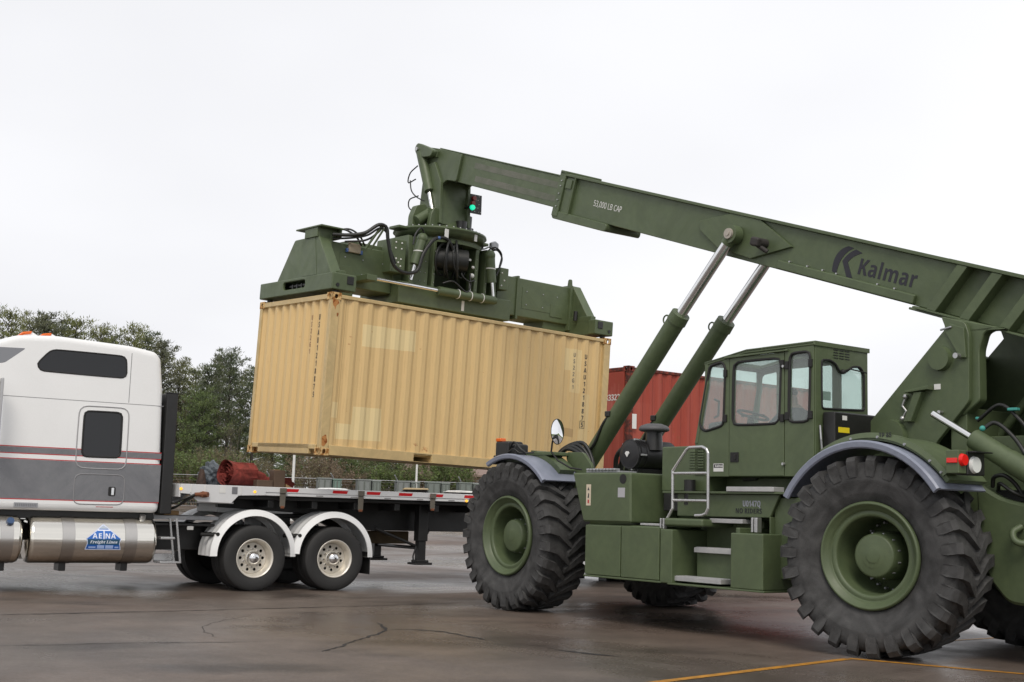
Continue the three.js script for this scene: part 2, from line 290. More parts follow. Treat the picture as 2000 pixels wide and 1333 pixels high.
function bigWheel(cx, cz, side, steer) {   // side -1: outer face toward the camera side
  const w = new THREE.Group(); w.name = 'wheel'; w.position.set(cx, 1.02, cz); w.rotation.y = steer + (side > 0 ? Math.PI : 0); stacker.add(w);
  mesh('tyre', bigTyre, rubber, w);
  // outer face looks along -z
  const Z = -1;
  mesh('rim', bigWheel.rim ??= join([lathe([[0.5, 0.24], [0.545, 0.29 * -Z], [0.55, 0.32], [0.535, 0.345], [0.515, 0.34], [0.505, 0.31], [0.475, 0.3], [0.465, 0.27], [0.45, 0.262], [0.43, 0.275], [0.405, 0.265], [0.395, 0.25], [0.4, 0.245]].map(([r, h]) => [r, h * Z]), 64), lathe([[0.505, 0.3], [0.52, 0.3], [0.52, -0.3], [0.505, -0.3]].map(([r, h]) => [r, h]), 48)]), M.green, w);
  mesh('rim_well', bigWheel.well ??= join([lathe([[0.397, 0.25], [0.385, 0.2], [0.382, -0.25], [0.2, -0.26]].map(([r, h]) => [r, h * Z]), 48)]), M.green, w);
  mesh('hub', bigWheel.hub ??= join([lathe([[0.001, 0.245], [0.07, 0.245], [0.075, 0.235], [0.12, 0.235], [0.13, 0.225], [0.2, 0.22], [0.222, 0.205], [0.228, 0.15], [0.24, 0.1], [0.25, 0.05], [0.25, -0.25]].map(([r, h]) => [r, h * Z]), 48)]), M.green, w);
  const bl = []; for (let k = 0; k < 24; k++) { const a = k / 24 * 6.2832; bl.push(cyl([Math.cos(a) * 0.35, Math.sin(a) * 0.35, 0.25], [Math.cos(a) * 0.35, Math.sin(a) * 0.35, 0.19], 0.014, 0.012, 6)); if (k % 2) bl.push(cyl([Math.cos(a) * 0.24, Math.sin(a) * 0.232, -0.1], [Math.cos(a) * 0.232, Math.sin(a) * 0.232, -0.135], 0.01, 0.009, 6)); }
  mesh('wheel_nuts', bigWheel.nuts ??= join(bl), M.galv, w).userData.kind = 'stuff';
  return w;
}
bigWheel(0, 0.37, -1, 0.0); bigWheel(-6.06, 0.37, -1, 0.17); bigWheel(0.0, 3.19, 1, 0.0); bigWheel(-6.06, 3.19, 1, 0.17);

// ---- chassis
part('chassis', [
  box(-8.9, 1.2, 0.85, 1.5, 1.0, 1.16), box(-8.9, 1.2, 0.85, 1.5, 2.4, 2.56), box(-7.6, 0.9, 0.8, 0.9, 1.1, 2.5), box(-0.3, 0.3, 0.82, 1.22, 0.75, 2.85, 0.06), box(-6.36, -5.76, 0.82, 1.22, 0.8, 2.8, 0.06),
  box(-3.1, -1.6, 0.55, 1.4, 0.9, 2.6), box(-4.9, -3.05, 0.55, 1.63, 0.75, 2.6), box(0.75, 1.2, 0.9, 1.75, 0.9, 2.7),
  box(-2.6, -0.4, 1.4, 1.86, 1.0, 2.6), box(-5.05, -4.6, 0.7, 1.6, 0.35, 1.2),
], M.green, stacker);
part('cab_mount', [box(-5.1, -2.9, 1.662, 1.838, 0.8, 2.4)], M.green, stacker);
part('counterweight', [prism(roundPoly([[-6.78, 1.8], [-7.06, 1.64], [-7.32, 1.58], [-8.9, 1.55], [-8.9, 0.5], [-7.12, 0.6], [-6.9, 0.85], [-6.81, 1.2]], 0.1), 0.9, 2.66, 0.03)], M.green, stacker);
part('tow_hook', [tube([[-7.3, 1.36, 0.88], [-7.26, 1.3, 0.8], [-7.3, 1.22, 0.77], [-7.38, 1.2, 0.8], [-7.4, 1.3, 0.88]], 0.035, 24, 8)], M.green, stacker);
// ---- side boxes and step well
const sideBox = part('battery_box', [box(-3.06, -1.68, 0.575, 1.228, 0.085, 0.95, 0.02), box(-3.09, -1.66, 0.56, 0.585, 0.05, 0.9)], M.green, stacker);
part('access_door', [box(-2.355, -1.685, 0.59, 1.215, 0.05, 0.083, 0.012)], M.green, sideBox); part('access_door', [box(-3.052, -2.375, 0.59, 1.218, 0.05, 0.083, 0.012)], M.green, sideBox);
part('step_box', [box(-3.275, -3.07, 0.565, 1.2, 0.05, 0.95, 0.015), box(-4.7, -4.215, 0.575, 1.192, 0.05, 0.8, 0.015), box(-4.72, -3.2, 0.552, 0.575, 0.05, 0.9), box(-4.2, -3.28, 0.6, 1.33, 0.62, 0.7), box(-4.0, -3.4, 0.62, 0.98, 0.34, 0.6), box(-3.72, -3.06, 1.24, 1.335, 0.1, 0.7, 0.03), box(-4.26, -4.2, 0.58, 1.25, 0.15, 0.8)], M.green, stacker);
part('step', [box(-4.02, -3.17, 0.6, 0.655, 0.1, 0.33, 0.006), ...[0, 1, 2, 3].map(i => box(-4.0, -3.19, 0.655, 0.661, 0.12 + i * 0.05, 0.14 + i * 0.05, 0.002))], M.step, stacker);
part('step', [box(-4.2, -3.44, 0.94, 1.0, 0.25, 0.45, 0.006), ...[0, 1, 2].map(i => box(-4.18, -3.46, 1.0, 1.006, 0.27 + i * 0.05, 0.29 + i * 0.05, 0.002))], M.step, stacker);
part('step', [box(-4.2, -3.68, 1.295, 1.345, 0.26, 0.5, 0.006)], M.step, stacker); part('step', [box(-3.06, -2.66, 1.235, 1.262, 0.1, 0.34, 0.006)], M.step, stacker);
part('step', [box(-4.7, -3.98, 1.66, 1.715, 0.22, 0.4, 0.006)], M.step, stacker);
for (const b of [[-4.47, -4.435, 1.2, 1.37, 0.14, 0.2], [-4.55, -4.5, 1.2, 1.37, 0.12, 0.2, 0.01], [-3.1, -3.075, 1.2, 1.33, 0.08, 0.14], [-3.05, -3.025, 1.2, 1.33, 0.08, 0.14]]) part('latch', [box(...b)], M.steel, stacker);
// fuel tank: sloped toward the front wheel
const tank = part('fuel_tank', [prism(roundPoly([[-1.4, 1.88], [-2.525, 1.88], [-2.54, 1.26], [-1.63, 1.255]], 0.03), 0.05, 0.86, 0.02)], M.green, stacker);
part('tank_port', [cyl([-2.39, 1.8, 0.055], [-2.39, 1.8, 0.046], 0.062, 0.062, 20)], M.blackRubber, tank);
part('warning_label', [box(-1.78, -1.69, 1.46, 1.73, 0.046, 0.0495, 0.001)], bare(0.6, 0.52, 0.4, 0.6), tank);
{ const f = p => prism(p, 0.0435, 0.0455, 0); part('pictogram', [f([[-1.715, 1.655], [-1.755, 1.655], [-1.735, 1.695]]), f([[-1.72, 1.56], [-1.745, 1.555], [-1.75, 1.61], [-1.735, 1.62]])], M.labelInk, tank); part('pictogram', [prism([[-1.722, 1.49], [-1.75, 1.49], [-1.748, 1.535], [-1.724, 1.535]], 0.0435, 0.0455, 0)], M.red, tank); }
part('data_plate', [box(-2.43, -2.3, 1.57, 1.69, 0.046, 0.0495, 0.001)], bare(0.4, 0.4, 0.42, 0.5), tank);
part('filler_rack', [box(-2.15, -1.5, 1.885, 1.91, 0.2, 0.5), ...Array.from({ length: 9 }, (_, i) => box(-1.58 - i * 0.065, -1.54 - i * 0.065, 1.91, 1.94, 0.16, 0.26))], M.galv, stacker);
// side skirt plate with stencils, deck plate
part('side_plate', [prism([[-3.1, 1.63], [-4.72, 1.63], [-4.575, 1.372], [-3.1, 1.362]], 0.3, 0.34, 0.006), box(-4.95, -2.9, 1.634, 1.66, 0.24, 1.5, 0.004), box(-4.6, -4.575, 1.05, 1.38, 0.29, 0.4)], M.green, stacker);
// ---- stencils (flat paint, letters run toward the rear: the camera side sees -z)
const onNear = (g, x, y, z, rot = 0) => { g.rotateY(Math.PI); g.rotateZ(rot); g.translate(x, y, z); return g; };   // text base left at x, reading toward -x
part('stencil', [onNear(lettering('U0147Q', 0.068, font, 0.002, 0.8), -4.165, 1.492, 0.2985)], M.stencilGrey, stacker);
part('stencil', [onNear(lettering('NO RIDERS', 0.056, font, 0.002, 1.0), -4.055, 1.415, 0.2985)], M.stencilBlack, stacker);
// ---- handrail
part('handrail', [...pipe([[-3.06, 1.29, 0.15], [-3.1, 1.345, 0.15], [-3.175, 1.45, 0.15], [-3.17, 1.9, 0.15], [-3.4, 2.15, 0.15], [-3.45, 2.175, 0.15], [-3.66, 2.178, 0.15], [-3.73, 2.15, 0.15], [-3.758, 2.1, 0.15], [-3.765, 1.46, 0.15], [-3.73, 1.4, 0.15], [-3.67, 1.378, 0.15], [-3.56, 1.372, 0.15]], 0.019), cyl([-3.17, 1.87, 0.15], [-3.76, 1.87, 0.15], 0.017), cyl([-3.175, 1.547, 0.15], [-3.765, 1.547, 0.15], 0.017)], M.alu, stacker);
// ---- air filter
const air = part('air_filter', [cyl([-1.98, 2.14, 0.52], [-1.98, 2.14, 1.2], 0.19, 0.19, 32), cyl([-1.98, 2.14, 0.56], [-1.98, 2.14, 0.6], 0.2, 0.2, 32), cyl([-1.98, 2.14, 0.66], [-1.98, 2.14, 0.69], 0.198, 0.198, 32), lathe([[0.001, -0.03], [0.1, -0.025], [0.16, -0.01], [0.188, 0.01]], 32).translate(-1.98, 2.14, 0.52), box(-2.05, -1.9, 1.88, 1.96, 0.6, 1.1)], bare(0.012, 0.012, 0.013, 0.42), stacker);
part('filter_badge', [prism([[-1.94, 2.15], [-1.965, 2.175], [-1.98, 2.165], [-1.995, 2.175], [-2.02, 2.15], [-1.98, 2.1]], 0.475, 0.486, 0)], M.labelWhite, air);
part('intake_stack', [cyl([-2.12, 2.2, 0.82], [-2.12, 2.43, 0.82], 0.12, 0.105, 24), cyl([-2.12, 2.425, 0.82], [-2.12, 2.442, 0.82], 0.115, 0.115, 24)], M.blackPaint, air);
part('rain_cap', [lathe([[0.001, 0.09], [0.1, 0.085], [0.17, 0.06], [0.2, 0.03], [0.2, 0.0], [0.17, -0.015], [0.001, -0.01]], 36, 'y').translate(-2.12, 2.46, 0.82)], bare(0.09, 0.09, 0.095, 0.6), air);
part('latch_clip', [0.7, 1.9, 3.2, 4.6].map(a => box(-1.98 + Math.cos(a) * 0.2 - 0.012, -1.98 + Math.cos(a) * 0.2 + 0.012, 2.14 + Math.sin(a) * 0.2 - 0.012, 2.14 + Math.sin(a) * 0.2 + 0.012, 0.54, 0.64, 0.003)), M.steel, air);
part('engine_cover', [box(-1.5, 0.6, 1.5, 1.86, 1.0, 2.6, 0.03), box(-3.44, -2.66, 1.66, 2.215, 0.45, 1.5, 0.02), box(-2.66, -2.1, 1.86, 2.0, 1.1, 1.7)], M.green, stacker);
part('louvre', [0, 1].flatMap(c => Array.from({ length: 7 }, (_, i) => prism([[-3.16 - c * 0.14, 1.94 + i * 0.033], [-3.25 - c * 0.14, 1.94 + i * 0.033], [-3.25 - c * 0.14, 1.955 + i * 0.033], [-3.16 - c * 0.14, 1.955 + i * 0.033]], 0.438, 0.451, 0.003))), M.green, stacker);
part('exhaust_box', [box(-3.3, -2.75, 1.42, 1.66, 0.4, 0.9), cyl([-3.25, 1.5, 0.36], [-3.25, 1.8, 0.36], 0.07)], M.blackPaint, stacker);
// ---- cab
const cab = part('cab', [
  // rear wall with its opening, roof, floor pan, front lower wall, far wall, posts
  prismX([[0.47, 1.84], [1.39, 1.84], [1.39, 3.32], [0.47, 3.335]], -5.085, -5.045, 0.004, [roundPoly([[0.58, 2.6], [1.325, 2.63], [1.32, 3.06], [1.25, 3.125], [1.12, 3.115], [1.02, 3.06], [0.95, 3.02], [0.88, 3.05], [0.82, 3.12], [0.72, 3.155], [0.575, 3.145]], 0.035)]),
  prism([[-4.32, 3.339], [-5.1, 3.35], [-5.1, 3.3], [-4.32, 3.289]], 0.44, 1.42, 0.008), ...[[0.44, 0.58], [1.28, 1.42]].map(([a, b]) => prism([[-3.39, 3.228], [-4.07, 3.335], [-4.321, 3.338], [-4.321, 3.288], [-4.07, 3.285], [-3.39, 3.185]], a, b, 0.008)), prism([[-3.39, 3.228], [-3.55, 3.253], [-3.55, 3.208], [-3.39, 3.185]], 0.58, 1.28, 0.004),
  box(-5.05, -3.22, 1.84, 1.9, 0.47, 1.39), prism([[-3.24, 1.84], [-3.24, 2.25], [-3.29, 2.25], [-3.29, 1.84]], 0.47, 1.39, 0.004),
  prism([[-3.24, 2.24], [-3.4, 2.96], [-3.4, 3.23], [-3.45, 3.23], [-3.45, 2.95], [-3.29, 2.24]], 0.44, 0.5, 0.006), prism([[-3.24, 2.24], [-3.4, 2.96], [-3.4, 3.23], [-3.45, 3.23], [-3.45, 2.95], [-3.29, 2.24]], 1.36, 1.42, 0.006),
  prism([[-3.24, 1.84], [-5.08, 1.84], [-5.08, 3.33], [-4.07, 3.3], [-3.4, 3.2], [-3.4, 2.95], [-3.24, 2.24]], 1.36, 1.4, 0.004, [roundPoly([[-3.38, 2.4], [-3.74, 2.4], [-3.74, 3.18], [-3.47, 3.15]], 0.05), roundPoly([[-3.82, 2.4], [-4.6, 2.4], [-4.6, 3.2], [-3.83, 3.2]], 0.06), roundPoly([[-4.7, 2.4], [-5.03, 2.4], [-5.03, 3.22], [-4.7, 3.22]], 0.06)]),
], M.green, stacker, undefined);
const winF = roundPoly([[-3.318, 2.455], [-3.4, 2.385], [-3.71, 2.45], [-3.735, 3.15], [-3.68, 3.215], [-3.475, 3.175]], 0.05), winD = roundPoly([[-3.862, 2.447], [-4.58, 2.443], [-4.607, 3.19], [-3.875, 3.19]], 0.075), winQ = roundPoly([[-4.722, 2.45], [-5.012, 2.45], [-5.032, 3.235], [-4.737, 3.232]], 0.065), winR = roundPoly([[0.58, 2.6], [1.325, 2.63], [1.32, 3.06], [1.25, 3.125], [1.12, 3.115], [1.02, 3.06], [0.95, 3.02], [0.88, 3.05], [0.82, 3.12], [0.72, 3.155], [0.575, 3.145]], 0.035);
part('front_quarter_panel', [prism([[-3.24, 1.84], [-3.797, 1.84], [-3.797, 3.265], [-3.4, 3.205], [-3.4, 2.95], [-3.24, 2.24]], 0.45, 0.485, 0.005, [winF])], M.green, cab);
const door = part('cab_door', [prism([[-3.806, 1.845], [-4.648, 1.845], [-4.648, 3.255], [-3.806, 3.25]], 0.446, 0.484, 0.006, [winD])], M.green, cab);
void door;
part('rear_quarter_panel', [prism([[-4.657, 1.84], [-5.075, 1.84], [-5.075, 3.33], [-4.657, 3.31]], 0.45, 0.485, 0.005, [winQ])], M.green, cab);
part('roof_gutter', [prism([[-3.74, 3.245], [-4.72, 3.262], [-4.72, 3.28], [-3.74, 3.27]], 0.415, 0.46, 0.004), prism([[-3.4, 3.2], [-4.07, 3.3], [-5.08, 3.315], [-5.08, 3.34], [-4.07, 3.33], [-3.4, 3.228]], 0.44, 0.47, 0.004)], M.green, cab);
const inset = (poly, k) => { const c = poly.reduce((s, p) => [s[0] + p[0] / poly.length, s[1] + p[1] / poly.length], [0, 0]); return poly.map(([x, y]) => [x + Math.sign(c[0] - x) * Math.min(k, Math.abs(c[0] - x)), y + Math.sign(c[1] - y) * Math.min(k, Math.abs(c[1] - y))]); };
for (const w of [winF, winD, winQ]) {
  part('window_pane', [prism(w, 0.462, 0.468, 0)], M.glass, cab); part('window_seal', [tube(w.map(([x, y]) => [x, y, 0.45]), 0.017, w.length * 2, 6, true)], M.blackRubber, cab);
}
part('rear_window_pane', [prismX(winR, -5.068, -5.062, 0)], M.glass, cab); part('window_seal', [tube(winR.map(([z, y]) => [-5.085, y, z]), 0.014, winR.length * 2, 6, true)], M.blackRubber, cab);
part('roof_hatch', [prism([[-3.55, 3.24], [-4.07, 3.318], [-4.33, 3.32], [-4.33, 3.314], [-4.07, 3.312], [-3.55, 3.234]], 0.57, 1.29, 0)], M.glass, cab);
part('windscreen', [prism([[-3.262, 2.26], [-3.415, 2.95], [-3.42, 3.19], [-3.426, 3.19], [-3.421, 2.95], [-3.268, 2.26]], 0.51, 1.35, 0)], M.glass, cab);
for (const [a, b, z] of [[-3.4, -3.74, 1.38], [-3.82, -4.6, 1.38], [-4.7, -5.03, 1.38]]) part('window_pane', [box(b, a, 2.4, 3.2, z - 0.003, z + 0.003, 0.001)], M.glass, cab);
part('door_handle', [box(-3.965, -3.835, 2.01, 2.125, 0.436, 0.45, 0.006), box(-3.93, -3.9, 2.04, 2.1, 0.425, 0.44, 0.004)], M.blackRubber, cab);
part('hinge', [[-3.745, 2.53], [-3.745, 3.07], [-4.63, 3.12], [-4.63, 2.5], [-4.7, 3.1], [-4.7, 2.52], [-5.04, 3.1], [-5.04, 2.52]].flatMap(([x, y]) => [box(x - 0.025, x + 0.025, y - 0.045, y + 0.045, 0.425, 0.452, 0.006)]), M.blackRubber, cab);
part('door_lock', bolts([[-4.652, 1.98, 0.45], [-4.652, 3.09, 0.45]], 0.02, 0.03, [0, 0, -1]), M.steel, cab);
const plate = part('maker_plate', [box(-3.718, -3.556, 1.9, 1.995, 0.446, 0.4495, 0.001)], M.labelWhite, cab);
part('plate_print', [box(-3.71, -3.564, 1.945, 1.988, 0.4445, 0.4458, 0.0003)], M.labelInk, plate); part('plate_lettering', [onNear(lettering('Kalmar', 0.028, font, 0.001, 1), -3.585, 1.953, 0.444)], M.labelWhite, plate);
part('rear_vent', Array.from({ length: 12 }, (_, i) => box(-5.092, -5.08, 3.185 + (i % 4) * 0.03, 3.195 + (i % 4) * 0.03, 0.78 + Math.floor(i / 4) * 0.1, 0.86 + Math.floor(i / 4) * 0.1, 0.003)), M.blackPaint, cab);
part('wiper', [...pipe([[-5.1, 3.05, 0.95], [-5.12, 3.08, 1.02], [-5.12, 3.06, 1.33]], 0.008, 6), ball([-5.1, 3.04, 0.93], 0.03, 10)], M.blackRubber, cab);
part('window_sticker', [box(-5.061, -5.058, 2.7, 2.8, 0.62, 0.76, 0.0005)], bare(0.2, 0.3, 0.26, 0.6), cab);
const dash = bare(0.03, 0.032, 0.034, 0.7);
part('dashboard', [prism(roundPoly([[-3.3, 1.9], [-3.3, 2.5], [-3.55, 2.52], [-3.6, 2.3], [-3.5, 1.9]], 0.05), 0.6, 1.3, 0.02), cyl([-3.6, 2.1, 0.92], [-3.72, 2.56, 0.92], 0.04)], dash, cab);
part('steering_wheel', [new THREE.TorusGeometry(0.19, 0.016, 8, 32).rotateX(Math.PI / 2).rotateZ(0.35).translate(-3.75, 2.6, 0.92), box(-3.93, -3.57, 2.585, 2.605, 0.9, 0.94).rotateZ(0)], dash, cab);
part('seat', [prism(roundPoly([[-4.25, 2.24], [-4.75, 2.2], [-4.75, 2.1], [-4.25, 2.1]], 0.05), 0.68, 1.16, 0.03), prism(roundPoly([[-4.6, 2.12], [-4.74, 2.12], [-4.8, 2.58], [-4.7, 2.6]], 0.05), 0.68, 1.16, 0.03), box(-4.6, -4.3, 1.9, 2.1, 0.75, 1.1)], bare(0.025, 0.026, 0.03, 0.8), cab);
part('grab_bar', pipe([[-3.46, 2.56, 0.56], [-3.53, 2.58, 0.55], [-3.54, 2.75, 0.55], [-3.46, 2.78, 0.56]], 0.013), M.blackRubber, cab);
// equipment behind the cab
const cool = part('oil_cooler', [box(-5.27, -5.1, 1.9, 2.56, 0.57, 1.52, 0.02), box(-5.3, -5.25, 2.0, 2.1, 0.7, 1.4)], M.blackPaint, stacker);
part('caution_label', [box(-5.274, -5.271, 2.33, 2.39, 0.63, 0.82, 0.001), ], M.yellowSign, cool); void cool;
part('caution_label', [box(-5.274, -5.271, 2.47, 2.52, 0.7, 0.78, 0.001)], M.labelWhite, cool);
part('door_stay', pipe([[-5.1, 2.4, 0.53], [-5.13, 2.25, 0.51], [-5.13, 2.1, 0.53]], 0.012, 6), M.galv, stacker);
// ---- frame that carries the boom foot
const mastNear = [[-5.0, 1.4], [-6.12, 1.4], [-6.115, 2.216], [-6.53, 2.654], [-6.544, 3.36], [-6.5, 3.5], [-6.2, 3.6], [-6.258, 3.46], [-5.142, 2.372]];
const frame = part('boom_frame', [
  prism(roundPoly(mastNear, 0.04, 3), 1.2, 1.26, 0.006), prism([[-5.142, 2.372], [-6.06, 3.27], [-6.08, 3.24], [-5.16, 2.33]], 1.262, 2.298, 0.004),
  prism([[-5.0, 1.4], [-8.9, 1.4], [-8.9, 2.9], [-6.6, 3.52], [-6.2, 3.62], [-6.258, 3.46], [-5.142, 2.372]], 2.3, 2.36, 0.006),
  prism([[-7.28, 1.5], [-8.9, 1.5], [-8.9, 3.1], [-7.35, 3.2]], 1.2, 1.26, 0.006), prism(roundPoly([[-6.18, 3.6], [-6.95, 3.4], [-6.8, 3.42], [-6.68, 3.38], [-6.62, 3.2], [-6.62, 2.66], [-6.4, 2.5], [-6.25, 3.4]], 0.04), 1.26, 1.4, 0.01),
], M.green, stacker);
part('cross_member', [box(-6.45, -6.25, 1.4, 2.6, 1.28, 2.3), box(-7.6, -7.2, 1.4, 2.9, 1.3, 2.28), box(-7.2, -6.4, 1.4, 2.3, 1.5, 2.28), cyl([-6.6, 2.85, 2.2], [-7.6, 2.6, 2.2], 0.06), cyl([-6.4, 2.3, 1.9], [-7.1, 3.05, 1.9], 0.05)], M.green, frame);
part('pivot_boss', [cyl([-6.208, 3.13, 1.2], [-6.208, 3.13, 1.13], 0.135, 0.125, 32)], M.green, frame); part('pivot_boss', [cyl([-5.571, 2.309, 1.2], [-5.571, 2.309, 1.13], 0.19, 0.18, 32)], M.green, frame);
part('gusset', [prism([[-6.33, 3.5], [-6.5, 3.44], [-6.52, 3.12], [-6.45, 3.12], [-6.27, 3.42]], 1.17, 1.2, 0.004)], M.green, frame);
part('grab_rail', [prism([[-5.8, 2.8], [-6.1, 2.84], [-6.1, 2.8], [-5.8, 2.775]], 1.1, 1.2, 0.005), prism([[-5.9, 2.78], [-6.0, 2.78], [-5.86, 2.46], [-5.76, 2.46]], 1.12, 1.2, 0.006)], M.green, frame);
part('lock_pin_chain', [...pipe([[-5.76, 2.73, 1.17], [-5.72, 2.64, 1.17], [-5.77, 2.58, 1.17], [-5.72, 2.5, 1.17]], 0.014, 6), ball([-5.76, 2.74, 1.17], 0.032), ball([-5.72, 2.5, 1.17], 0.032)], M.steel, frame); part('lock_pin', [cyl([-6.44, 3.14, 1.2], [-6.44, 3.14, 1.1], 0.03)], M.steel, frame); part('lock_pin', [cyl([-6.2, 2.55, 1.2], [-6.2, 2.55, 1.14], 0.02)], M.steel, frame);
part('identification_plate', [box(-6.19, -6.11, 2.8, 2.86, 1.194, 1.1985, 0.001)], M.labelWhite, frame);
part('stop_cable', pipe([[-6.23, 3.44, 1.16], [-6.35, 3.46, 1.16]], 0.012, 6), M.galv, frame);
// rear tilt hydraulics in view at the edge
const steer = part('rear_cylinder', [cyl([-6.78, 2.235, 0.9], [-7.17, 2.01, 0.9], 0.105, 0.105, 28), cyl([-7.17, 2.01, 0.9], [-7.75, 1.68, 0.9], 0.115, 0.115, 28)], M.green, stacker);
part('piston_rod', [cyl([-6.3, 2.51, 0.9], [-6.78, 2.235, 0.9], 0.038)], M.chrome, steer);
part('hydraulic_hose', [tube([[-6.86, 2.34, 0.95], [-6.95, 2.4, 1.0], [-7.15, 2.25, 1.02], [-7.3, 2.05, 1.0], [-7.4, 1.8, 1.05]], 0.022), tube([[-6.6, 2.45, 1.25], [-6.9, 2.6, 1.2], [-7.1, 2.45, 1.2], [-7.3, 2.2, 1.2]], 0.02), tube([[-6.95, 1.75, 0.95], [-7.0, 1.84, 0.9], [-7.12, 1.86, 0.88], [-7.2, 1.78, 0.95], [-7.25, 1.66, 1.0]], 0.022), tube([[-6.98, 1.72, 1.0], [-7.05, 1.78, 0.92], [-7.2, 1.7, 0.9], [-7.3, 1.64, 1.0]], 0.02), box(-7.3, -6.95, 1.6, 1.72, 1.0, 1.2)], M.hose, stacker);
part('tape_mark', [box(-7.11, -7.0, 2.53, 2.56, 1.15, 1.22), box(-6.62, -6.58, 2.46, 2.49, 1.23, 1.26), ball([-6.86, 2.34, 0.93], 0.03)], M.tealTape, stacker);

// ---- mudguards
const arc = (cx, R, z0, z1, a0, a1, t = 0.022, n = 28) => sweepBand(cx, 1.02, [[R, z0], [R + t, z0], [R + t, z1], [R, z1]], a0 * Math.PI / 180, a1 * Math.PI / 180, n);
const rearGuard = part('mudguard', [arc(-6.06, 1.135, 0.0, 0.76, 31, 144), sweepBand(-6.06, 1.02, [[1.085, -0.03], [1.1, -0.045], [1.15, -0.05], [1.168, -0.03], [1.168, 0.0], [1.09, 0.0]], 31 * Math.PI / 180, 144 * Math.PI / 180, 28)], M.fender, stacker);
part('guard_bracket', [arc(-6.06, 1.175, 0.13, 0.76, 48, 141, 0.05), sweepBand(-6.06, 1.02, [[1.2, 0.11], [1.255, 0.13], [1.25, 0.3], [1.2, 0.3]], 60 * Math.PI / 180, 138 * Math.PI / 180, 24)], M.green, rearGuard);
part('guard_stencil', [onNear(lettering('TP 85', 0.045, font, 0.002, 1), -6.2, 2.222, 0.115)], M.stencilBlack, rearGuard);
part('bolt', [80, 96, 112, 128, 136].map(d => { const a = d * Math.PI / 180; return cyl([-6.06 + Math.cos(a) * 1.21, 1.02 + Math.sin(a) * 1.21, 0.13], [-6.06 + Math.cos(a) * 1.21, 1.02 + Math.sin(a) * 1.21, 0.1], 0.016, 0.014, 6); }), M.galv, rearGuard);
const frontGuard = part('mudguard', [arc(0, 1.105, 0.06, 0.78, 64, 137), sweepBand(0, 1.02, [[1.06, 0.03], [1.075, 0.015], [1.118, 0.01], [1.135, 0.03], [1.135, 0.06], [1.065, 0.06]], 64 * Math.PI / 180, 137 * Math.PI / 180, 22)], M.fender, stacker);
part('guard_bracket', [sweepBand(0, 1.02, [[1.13, 0.36], [1.2, 0.36], [1.2, 0.62], [1.13, 0.62]], 95 * Math.PI / 180, 130 * Math.PI / 180, 12), box(-0.55, 0.2, 2.14, 2.19, 0.35, 0.75), prism(roundPoly([[-0.5, 2.08], [-0.5, 2.2], [-0.85, 2.19], [-1.05, 2.0], [-1.05, 1.85], [-0.8, 1.85]], 0.05), 0.68, 0.73, 0.004)], M.green, frontGuard);
arcFar(); function arcFar() { part('mudguard', [arc(-6.06, 1.135, 2.8, 3.56, 31, 144)], M.fender, stacker); part('mudguard', [arc(0, 1.105, 2.8, 3.5, 64, 137)], M.fender, stacker); }
// front lamp cluster and mirror
const lampF = part('front_lamp', [box(0.12, 0.43, 2.08, 2.34, 0.12, 0.4, 0.03), box(0.0, 0.14, 2.12, 2.3, 0.16, 0.4, 0.03), box(0.38, 0.44, 2.02, 2.14, 0.1, 0.3)], M.blackPaint, stacker);
part('turn_lens', [box(0.3, 0.42, 2.335, 2.385, 0.12, 0.22, 0.012)], M.amberLens, lampF);
part('wiring', [tube([[0.1, 2.25, 0.14], [-0.02, 2.32, 0.12], [-0.15, 2.22, 0.14], [-0.2, 2.16, 0.2]], 0.014), tube([[0.12, 2.18, 0.12], [-0.05, 2.22, 0.1], [-0.12, 2.17, 0.14], [-0.25, 2.18, 0.3]], 0.012)], M.hose, lampF);
const mir = part('rear_view_mirror', [lathe([[0.001, 0.04], [0.12, 0.03], [0.175, 0.0], [0.17, -0.008]], 32, 'x').rotateY(0.36).translate(-1.0, 2.435, 0.1), ...pipe([[-0.97, 2.42, 0.1], [-0.9, 2.3, 0.1], [-0.88, 2.17, 0.1], [-1.0, 2.05, 0.12], [-1.2, 1.95, 0.18], [-1.4, 1.93, 0.2]], 0.012, 8)], M.blackRubber, stacker);
part('mirror_glass', [lathe([[0.001, -0.022], [0.09, -0.018], [0.165, -0.004]], 32, 'x').rotateY(0.36).translate(-1.0, 2.435, 0.1)], M.mirror, mir);
// rear lamp box
const lampR = part('rear_lamp_box', [box(-7.2, -7.06, 1.845, 2.07, 0.0, 0.13, 0.01)], M.green, stacker);
part('side_lens', [box(-7.19, -7.075, 1.945, 1.992, -0.014, 0.002, 0.006)], M.redLens, lampR); part('tail_lens', [cyl([-7.2, 1.975, 0.06], [-7.235, 1.975, 0.06], 0.062, 0.052, 24)], M.redLens, lampR);
part('lamp_housing', [box(-7.21, -7.08, 1.835, 2.06, 0.132, 0.42, 0.012), box(-7.3, -7.21, 2.05, 2.062, 0.132, 0.42, 0.003)], M.blackPaint, lampR);
part('reversing_lens', [cyl([-7.21, 1.935, 0.24], [-7.24, 1.935, 0.24], 0.085, 0.075, 24)], bare(0.75, 0.78, 0.76, 0.15), lampR);

